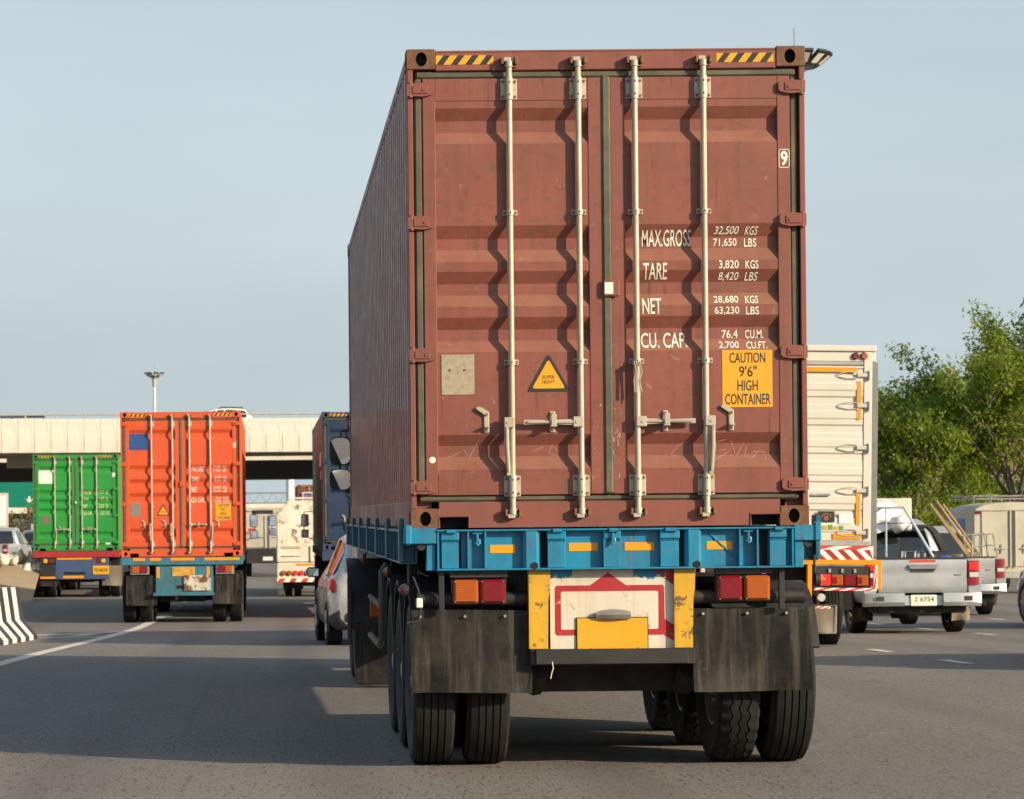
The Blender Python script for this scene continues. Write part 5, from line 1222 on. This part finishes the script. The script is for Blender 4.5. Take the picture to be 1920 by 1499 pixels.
# second pickup with bamboo poles
x, y = 13.85, 55; z = road_z(56.2)
pickup('pale silver pickup carrying bamboo poles, right of the nearer silver pickup', (x, y, z), M['pkwhite'], lit=False, bumper='chrome')
bam = mat('bamboo', (.36, .26, .13), .6, var=.25, vs=8, da=.3)
rn = random.Random(3)
for i in range(6):
    o = MB(); a = Vector((.44+i*.055, .55+.05*(i % 2), .95)); b = Vector((-.20+i*.05+rn.uniform(-.03, .03), 1.6+.06*(i % 3), 2.28+rn.uniform(-.12, .06))); kn = 9
    pts = []; rad = []
    for j in range(kn*3+1):
        t = j/(kn*3); p = a+(b-a)*t; pts.append(p); rad.append(.032 if j % 3 == 0 else .027)
    o.tube(pts, .03, 8, radii=rad); q = o.build('bamboo_pole', bam, None, (x, y, z))
    tag(q, 'bamboo pole leaning in the pale pickup, %s from the left of its bundle' % ORD[i], 'pole', 'bamboo poles in the pale pickup')
t = thing('cage', 'wire cage frame standing in the bed beside the bamboo poles', 'cage', (x, y, z))
for yy in (.3, 1.0):
    mb = MB(); mb.tube([(.30, yy, 1.15), (.32, yy, 1.62), (.72, yy, 1.66), (.82, yy, 1.15)], .018, 7); mb.build('hoop', M['steel'], t)
for a, b in ((.45, 1.64), (.6, 1.65)): mb = MB(); mb.tube([(a, .3, 1.15), (a, .3, b)], .012, 6); mb.build('bar', M['steel'], t)
mb = MB(); mb.tube([(.32, .3, 1.4), (.76, .3, 1.42), (.76, 1.0, 1.42)], .012, 6); mb.build('bar', M['steel'], t)
# pickup on the side road at the left
pickup('silver pickup on the raised side road at the far left, above the sandbags', (-10.85, 106, g_side(107)), M['pksilver'], lit=False, rotz=R(-6))

# ------------------------------------------------------------------ the overpass
def concrete(n, col, streak=.4): return mat(n, col, .8, var=.06, vs=.7, dirt=(.25, .21, .15), da=.25, ds=.6, streak=streak, bump=.1, bs=9)
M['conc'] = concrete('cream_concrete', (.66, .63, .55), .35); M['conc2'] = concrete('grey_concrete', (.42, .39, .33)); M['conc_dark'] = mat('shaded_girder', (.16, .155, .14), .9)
T = thing('overpass', 'long cream concrete overpass with panelled parapet crossing behind the trucks', 'bridge', (0, 165, 0))
zt_, zb_ = 7.45, 5.42; slope = -.0055
block(T, 'deck', M['conc2'], -70, 60, .25, 12, 5.45, 6.5, 0)
pm = []
for i in range(4):
    mb = MB(); mb.prism([(0, zb_), (.0, zt_-.3), (.02, zt_), (.22, zt_), (.24, zb_)], 'x', .012, .982); pm.append(mb.mesh('parapet_panel', M['conc']))
rn = random.Random(1)
for i in range(-45, 40):
    x = i*.99; o = link('parapet_panel', pm[i % 4], T, (x, rn.uniform(-.006, .006), slope*x)); 
mb = MB(); mb.box(-70, 60, 11.8, 12, 5.42, 7.4); mb.build('far_parapet', M['conc'], T)
for i in range(-24, 22):
    x = i*1.8; mb = MB(); mb.box(x-.05, x+.05, .06, .14, zt_+slope*x, zt_+.24+slope*x, .01); mb.build('rail_post', M['conc2'], T)
mb = MB(); mb.tube([(-45, .1, zt_+.25-45*slope*-1*-1), (40, .1, zt_+.25+40*slope)], .05, 8); mb.build('handrail', M['conc2'], T)
for x in (-13, 8.6, 27, -40): mb = MB(); mb.cyl((x, 6, -.8), (x, 6, 4.9), .8, n=20); mb.box(x-3, x+3, 4.8, 7.2, 4.7, 5.45); mb.build('pier', M['conc2'], T)
T = thing('overpass', 'second overpass deck with a dark box girder just behind the cream one', 'bridge', (0, 183, 0))
mb = MB(); mb.box(-80, 70, 0, 14, 5.3, 6.9); mb.build('deck', M['conc'], T)
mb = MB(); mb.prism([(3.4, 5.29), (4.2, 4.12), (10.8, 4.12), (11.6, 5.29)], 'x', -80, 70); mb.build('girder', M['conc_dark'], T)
for x in (-15, 9.6, 30): mb = MB(); mb.cyl((x, 7.5, -.8), (x, 7.5, 4.13), .8, n=20); mb.build('pier', M['conc2'], T)
# dim load carrier on the overpass at the far left
t = thing('roof_carrier_van', 'van with a dark roof carrier passing along the overpass at the far left', 'van', (-14.6, 168, 6.3))
mb = MB(); mb.box(-2.2, 1.6, -.8, .8, .3, 1.22, .1); mb.build('van_body', M['carwhite'], t)
mb = MB(); mb.tube([(-1.6, -.6, 1.46), (1.1, -.6, 1.46), (1.1, .6, 1.46), (-1.6, .6, 1.46), (-1.6, -.6, 1.46)], .04, 6); mb.tube([(1.1, -.6, 1.2), (1.1, -.6, 1.5)], .04, 6); mb.tube([(-.8, -.6, 1.2), (-.8, -.6, 1.5)], .04, 6); mb.build('carrier', M['plastic'], t)
for xx in (-1.6, 1.0):
    for yy in (-.75, .75): w_ = link('wheel', TY['car', 't'], t, (xx, yy, .34), (0, 0, R(90)))
# far overpass, gantry and pole seen through the gap
T = thing('far_overpass', 'pale distant overpass seen in the gap under the nearer bridge', 'bridge', (0, 520, 0))
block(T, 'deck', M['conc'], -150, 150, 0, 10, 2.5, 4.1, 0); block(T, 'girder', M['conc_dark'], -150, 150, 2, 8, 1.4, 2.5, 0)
for x in (-60, -25, 25, 60): block(T, 'pier', M['conc2'], x-1, x+1, 3, 6, -.8, 1.4, 0)
T = thing('sign_gantry', 'thin steel truss gantry spanning the road beyond the bridges', 'gantry', (0, 300, -.75))
for z in (3.75, 4.85): 
    for yy in (0, .9): mb = MB(); mb.tube([(-14, yy, z), (14, yy, z)], .07, 6); mb.build('chord', M['steel'], T)
for i in range(20):
    x = -14+i*1.4; mb = MB(); mb.tube([(x, 0, 3.75), (x+.7, 0, 4.85), (x+1.4, 0, 3.75)], .045, 6); mb.build('lattice', M['steel'], T)
for x in (-14, 14): mb = MB(); mb.cyl((x, .4, 0), (x, .4, 5), .18, n=10); mb.build('post', M['steel'], T)
o = MB(); o.cyl((0, 0, 0), (0, 0, 9), .42, .30, n=16); o = o.build('pillar', mat('white_pillar', (.78, .76, .70), .6), None, (2.1, 245, -.75)); tag(o, 'plain white round column seen through the gap under the bridge', 'column')

# ------------------------------------------------------------------ high-mast lamps
def mast(label, x, y, h, n, r, seed, half=False):
    T = thing('high_mast', label, 'lamp post', (x, y, -.75)); rn = random.Random(seed)
    mb = MB(); mb.cyl((0, 0, 0), (0, 0, h-.9), .28, .13, n=12); mb.build('pole', mat('pole_grey%d' % seed, (.62, .6, .54), .5, .2), T)
    mb = MB(); mb.cyl((0, 0, h-1.5), (0, 0, h-.55), .24, .24, n=12); mb.lathe([(h-.62, .2), (h-.55, .42), (h-.42, .42), (h-.36, .2)], 'z', 16); mb.build('hoist_cage', M['boxframe'], T)
    mb = MB(); mb.cyl((0, 0, h-.4), (0, 0, h+1.1), .014, n=5); mb.build('lightning_rod', M['plastic'], T)
    for i in range(n):
        a = 2*math.pi*(i+.3)/n; c, s_ = math.cos(a), math.sin(a)
        mb = MB(); mb.tube([(.35*c, .35*s_, h-.48), (r*.75*c, r*.75*s_, h-.34)], .035, 6); m0 = Matrix.Translation((r*.9*c, r*.9*s_, h-.14)) @ Matrix.Rotation(a, 4, 'Z') @ Matrix.Rotation(R(-38), 4, 'Y')
        lm = MB(); lm.box(-.38, .38, -.26, .26, -.06, .06, .02); lm.xform(m0); arm = mb.build('arm', M['boxframe'], T); fl = lm.build('floodlight', M['fender'], arm)
        g = MB(); g.box(-.24, .24, -.16, .16, -.062, -.051); g.box(-.1, .1, -.1, .1, .051, .15, .03); g.xform(m0); g.build('lamp_glass', M['white_tape'], arm)
mast('high-mast floodlight standing beyond the overpass above the orange container', -12.9, 320, 19.0, 8, .95, 1)
mast('high-mast floodlight cluster peeking past the top corner of the maroon container', 19.88, 103, 19.3, 12, 1.2, 2)

# ------------------------------------------------------------------ left edge: barrier, bank, sandbags, signs
T = thing('crash_barrier', 'black and white striped concrete crash barrier at the left edge', 'barrier', (-3.80, 44.6, 0), (0, 0, R(-3)))
prof = [(-.42, 0), (-.42, .08), (-.2, .34), (-.13, .86), (.13, .86), (.2, .34), (.42, .08), (.42, 0)]
bw = mat('barrier_white', (.74, .71, .62), .7, var=.08, da=.3, dirt=(.35, .3, .22)); bb = mat('barrier_black', (.02, .02, .022), .65, da=.3)
for i in range(30):
    ya, yb = -i*.46, -(i+1)*.46; za, zb2 = road_z(45.3+ya), road_z(45.3+yb); mb = MB()
    pa = [(-.42+.0, 0), (-.42, .08), (-.2, .34), (-.13, .86), (.13, .86), (.2, .34), (.42, .08), (.42, 0)]
    mb.loft([[(a-.35, ya, c+za) for a, c in pa], [(a-.35, yb, c+zb2) for a, c in pa]]); mb.build('stripe_block', bb if i % 2 == 0 else bw, T, ang=25)
bank = mat('dirt_bank', (.26, .20, .13), .9, var=.2, vs=.8, da=.5, dirt=(.36, .29, .2), ds=.7, streak=.3, bump=.4, bs=12)
mb = MB(); g0 = road_z(76)
secs = []
for x, yo in ((-60, -6), (-20, -2), (-9, 0), (-7.6, .3), (-6.45, 1.2)):
    hh = 1.0 if x < -7 else .95
    secs.append([(x, 74+yo, g0-.1), (x, 74.3+yo, g0), (x, 77.6+yo, g0+hh*.92), (x, 78.6+yo, g0+hh), (x, 82, g0+hh*.6), (x, 88, g0+.1), (x, 125, g0+.08), (x, 160, g0-.1)])
mb.loft(secs, closed=False, cap=False); structure(mb.build('embankment', bank))
bag = mat('white_sack', (.56, .52, .44), .75, var=.15, vs=6, da=.5, dirt=(.36, .29, .2), bump=.4, bs=10)
rn = random.Random(12)
for i in range(26):
    x = -9.5+i*.12; r_ = rn.uniform(.14, .24)
    lump('sandbag', 'lumpy white sandbag, %s from the left in the heap along the bank' % ORD[i], 'sandbag', [((0, 0, 0), (r_, .3, r_*.72)), ((rn.uniform(-.1, .1), 0, .03), (r_*.7, .2, r_*.8))], bag, i, 3, .11, (x, 77.7+rn.uniform(-.2, .2)+(.9 if x > -7.4 else 0), g0+1.02+rn.uniform(-.03, .12)-(.25 if x > -7.1 else 0)), 'white sandbags on the bank')
T = thing('notice_board', 'plain white board with a thin dark frame cut by the left edge', 'sign', (-9.66, 100, -.62))
block(T, 'board', mat('board_white', (.74, .70, .68), .5, var=.03), -1.2, .28, -.02, .02, 1.87, 3.12, .004)
mb = MB(); frame(mb, -1.18, .26, 1.89, 3.10, .03, -.022, 0); mb.build('board_frame', mat('thin_frame', (.45, .15, .14), .6), T)
for xx in (-1.0, -.1): block(T, 'post', M['steel'], xx-.04, xx+.04, .02, .1, 0, 2.9)
T = thing('road_sign', 'large green direction sign with a white down arrow under the bridge', 'road sign', (-21.5, 235, -.75))
sg = mat('sign_green', (.0, .17, .115), .45, var=.05)
block(T, 'panel', sg, -4, 8.5, 0, .08, 3.25, 6.6, .02)
mb = MB(); ax, az = 1.27, 3.68; mb.prism([(ax-.09, az+.5), (ax+.09, az+.5), (ax+.09, az+.2), (ax+.36, az+.32), (ax, az-.03), (ax-.36, az+.32), (ax-.09, az+.2)], 'y', -.02, -.002); mb.build('arrow', M['white_tape'], T)
for xx in (-1.6, 7.6): block(T, 'post', M['conc2'], xx-.14, xx+.14, .09, .35, 0, 7)
T = thing('covered_lorry', 'dark canvas-covered lorry behind the sandbags at the left edge', 'truck', (-11.0, 135, g_side(136)))
mb = MB(); mb.prism([(-.8, .9), (-.78, 2.0), (-.55, 2.3), (0, 2.4), (.55, 2.3), (.8, 2.0), (.82, .9)], 'y', 0, 4); mb.build('canvas', mat('dark_canvas', (.03, .032, .034), .7, var=.2), T)
block(T, 'tailboard', M['greybox'], -.55, .6, -.02, -.002, .95, 1.9); block(T, 'chassis', M['underside'], -.7, .7, .1, 5, .5, .9)
for s_ in (-1, 1):
    for y in (1, 4.6): wheel(T, s_*.68, y, .42, 'light', s_)
cabover(T, 4.1, 0, M['carblack'], (), .8, 2.0)
o = MB(); o.box(-16, 6, 0, .3, 0, 1.0); 
for i in range(22): o.box(-16+i, -15.96+i, -.02, 0, 0, 1.02)
o = o.build('boundary_wall', M['conc2'], None, (-14, 147, -.55)); tag(o, 'low grey concrete wall under the hedge at the far left', 'wall')
# ------------------------------------------------------------------ trees
def leafmat(n, c0, c1, c2):
    t = NT(n); gi = t.n('ShaderNodeNewGeometry')
    c = t.mix(gi.outputs['Random Per Island'], c0, c1); c = t.mix(t.ramp(t.noise(.55, 3), .42, .68), c, c2)
    t.l(c, t.b.inputs['Base Color']); t.b.inputs['Roughness'].default_value = .5; t.b.inputs['Specular IOR Level'].default_value = .35
    tr = t.n('ShaderNodeBsdfTranslucent'); mx_ = t.n('ShaderNodeMixShader'); mx_.inputs[0].default_value = .42
    hs = t.n('ShaderNodeHueSaturation'); hs.inputs['Value'].default_value = 1.5; hs.inputs['Hue'].default_value = .485; t.l(c, hs.inputs['Color']); t.l(hs.outputs[0], tr.inputs[0])
    t.l(t.b.outputs[0], mx_.inputs[1]); t.l(tr.outputs[0], mx_.inputs[2]); t.l(mx_.outputs[0], t.t.nodes['Material Output'].inputs[0])
    return t.m
M['leaf'] = leafmat('leaf_green', (.115, .175, .012), (.235, .29, .022), (.07, .135, .012)); M['leaf2'] = leafmat('hedge_leaf', (.10, .115, .02), (.20, .18, .03), (.07, .10, .02))
M['bark'] = mat('bark', (.13, .10, .075), .9, var=.3, vs=6, bump=.6, bs=14)
def leaves(mb, c, r, n, rn, size, flat=.75):
    for k in range(n):
        # points thicker towards the shell of the clump
        while True:
            d = Vector((rn.uniform(-1, 1), rn.uniform(-1, 1), rn.uniform(-1, 1)))
            if .15 < d.length < 1: break
        p = Vector(c)+Vector((d.x*r, d.y*r, d.z*r*flat))
        nrm = (d.normalized()*.6+Vector((rn.uniform(-1, 1), rn.uniform(-1, 1), rn.uniform(-.2, 1.2)))).normalized()
        u = nrm.orthogonal().normalized(); a = rn.uniform(0, 6.28); v = nrm.cross(u); u, v = u*math.cos(a)+v*math.sin(a), v*math.cos(a)-u*math.sin(a)
        s_ = size*rn.uniform(.6, 1.25); w_ = s_*.42; b = nrm*s_*.12
        i = len(mb.v); mb.v += [tuple(p-u*s_*.5), tuple(p+v*w_*.5-b*.2), tuple(p+u*s_*.5-b), tuple(p-v*w_*.5-b*.2)]; mb.f.append([i, i+1, i+2, i+3]); mb.m.append(0)
def tree(label, x, y, h, seed, spread=2.6, nl=42, size=.20, low=.28, clumps=3, lean=0., z0=None):
    rn = random.Random(seed); z0 = road_z(y) if z0 is None else z0; T = thing('tree', label, 'tree', (x, y, z0), group='trees on the right verge')
    tips = []; wood = MB()
    def grow(p, d, ln, r, lv):
        pts = [p]; q = p.copy(); dd = d.copy(); k = 5
        for i in range(k):
            dd = (dd+Vector((rn.uniform(-.16, .16), rn.uniform(-.16, .16), rn.uniform(-.04, .14)))).normalized(); q = q+dd*ln/k; pts.append(q.copy())
        wood.tube(pts, r, 7 if lv < 2 else 5, radii=[r*(1-.5*i/k) for i in range(k+1)])
        if lv >= 2: tips.append((pts[3], .5)); tips.append((q, .6))
        if lv == 1: tips.append((pts[4], .5))
        if lv < 3:
            for i in range(rn.choice((3, 4)) if lv < 2 else clumps):
                b = pts[rn.choice((2, 3, 4, 5))] if i else pts[-1]
                ang = rn.uniform(0, 6.28); up = rn.uniform(.1, .8)
                nd = (dd*.55+Vector((math.cos(ang), math.sin(ang), up*.7))*.75).normalized(); grow(b.copy(), nd, ln*rn.uniform(.52, .78), r*.52, lv+1)
    th = h*low
    pts = [Vector((0, 0, -.1)), Vector((.05, .03, th*.5)), Vector((lean*.4, 0, th))]; wood.tube(pts, .2, 9, radii=[.24, .19, .16])
    for i in range(5):
        a = 6.28*i/5+rn.uniform(-.4, .4); grow(pts[-1].copy(), Vector((math.cos(a)*.75+lean*.3, math.sin(a)*.75, rn.uniform(.6, 1.3))).normalized(), h*.34*rn.uniform(.8, 1.15), .12, 0 if i < 3 else 1)
    wood.build('trunk', M['bark'], T)
    # pull the crown into its height and spread
    mb = MB(); top = max(p.z for p, r in tips); wid = max(math.hypot(p.x, p.y) for p, r in tips)
    for p, r in tips:
        leaves(mb, p, r*rn.uniform(.75, 1.25), nl, rn, size)
    for i in range(90):      # low skirt of twigs and leaves round the trunk
        a = rn.uniform(0, 6.28); q = rn.uniform(.2, .85)*wid; leaves(mb, (q*math.cos(a), q*math.sin(a), rn.uniform(.12, .5)*top), .55, 34, rn, size)
    T.scale = (spread/wid, spread/wid, (h-.5)/top)
    me = mb.mesh('crown', M['leaf'], ang=None, recalc=False); link('crown', me, T)
    print('tree', label[:20], len(tips), len(mb.f))
    return T
tree('slender light-green tree beside the white box truck', 21.7, 92, 6.6, 5, 3.0, lean=-.2)
tree('leafy middle tree behind the silver pickup', 23.7, 97, 8.5, 8, 3.8)
tree('tall green tree above the pale pickup', 25.3, 93, 9.6, 11, 3.9)
tree('tallest tree at the right edge of the picture', 28.0, 95, 11.2, 19, 4.5)
tree('low tree filling the back of the verge', 24.6, 108, 7.8, 23, 4.2)
tree('shadowed back tree towards the right edge', 30.5, 110, 9.0, 31, 4.5)
tree('thin tree at the left of the verge, mostly behind the box truck', 19.0, 104, 5.4, 37, 2.8)
def hedge(name, label, x0, x1, y, z0, z1, dep, n, seed, m_, size):
    rn = random.Random(seed); T = thing(name, label, 'hedge', ((x0+x1)/2, y, z0)); w_ = (x1-x0)/2; mb = MB()
    for i in range(n):
        u = rn.uniform(-1, 1); t = rn.random(); hh = (z1-z0)*(.86+.14*math.sin(u*19)+.06*math.sin(u*43))
        leaves(mb, (u*w_, rn.uniform(-dep, dep), hh*t), .35, 14, rn, size)
    me = mb.mesh('foliage', m_, ang=None, recalc=False); link('foliage', me, T)
    s_ = MB()
    for i in range(40): a = rn.uniform(-w_, w_); s_.tube([(a, rn.uniform(-dep, dep)*.5, 0), (a+rn.uniform(-.2, .2), 0, (z1-z0)*.8)], .03, 5)
    s_.build('stems', M['bark'], T)['kind'] = 'stuff'; return T
hedge('hedge', 'yellow-green hedge beneath the green direction sign', -20, -6, 150, .1, 2.35, .7, 900, 5, M['leaf2'], .2)
hedge('hedge', 'dense low hedge along the verge under the trees', 16, 36, 103, -.7, 1.7, 1.2, 1500, 8, M['leaf'], .2)
hedge('hedge', 'far hedge mass closing the view behind the trees', 16, 60, 125, -.7, 6.5, 1.8, 4200, 9, M['leaf'], .34)
# verge
verge = mat('dry_grass_verge', (.12, .115, .05), .95, var=.3, vs=1.5, da=.5, dirt=(.2, .16, .1))
mb = MB(); mb.box(17.5, 80, 88, 150, -1, -.53, .03); structure(mb.build('verge', verge))
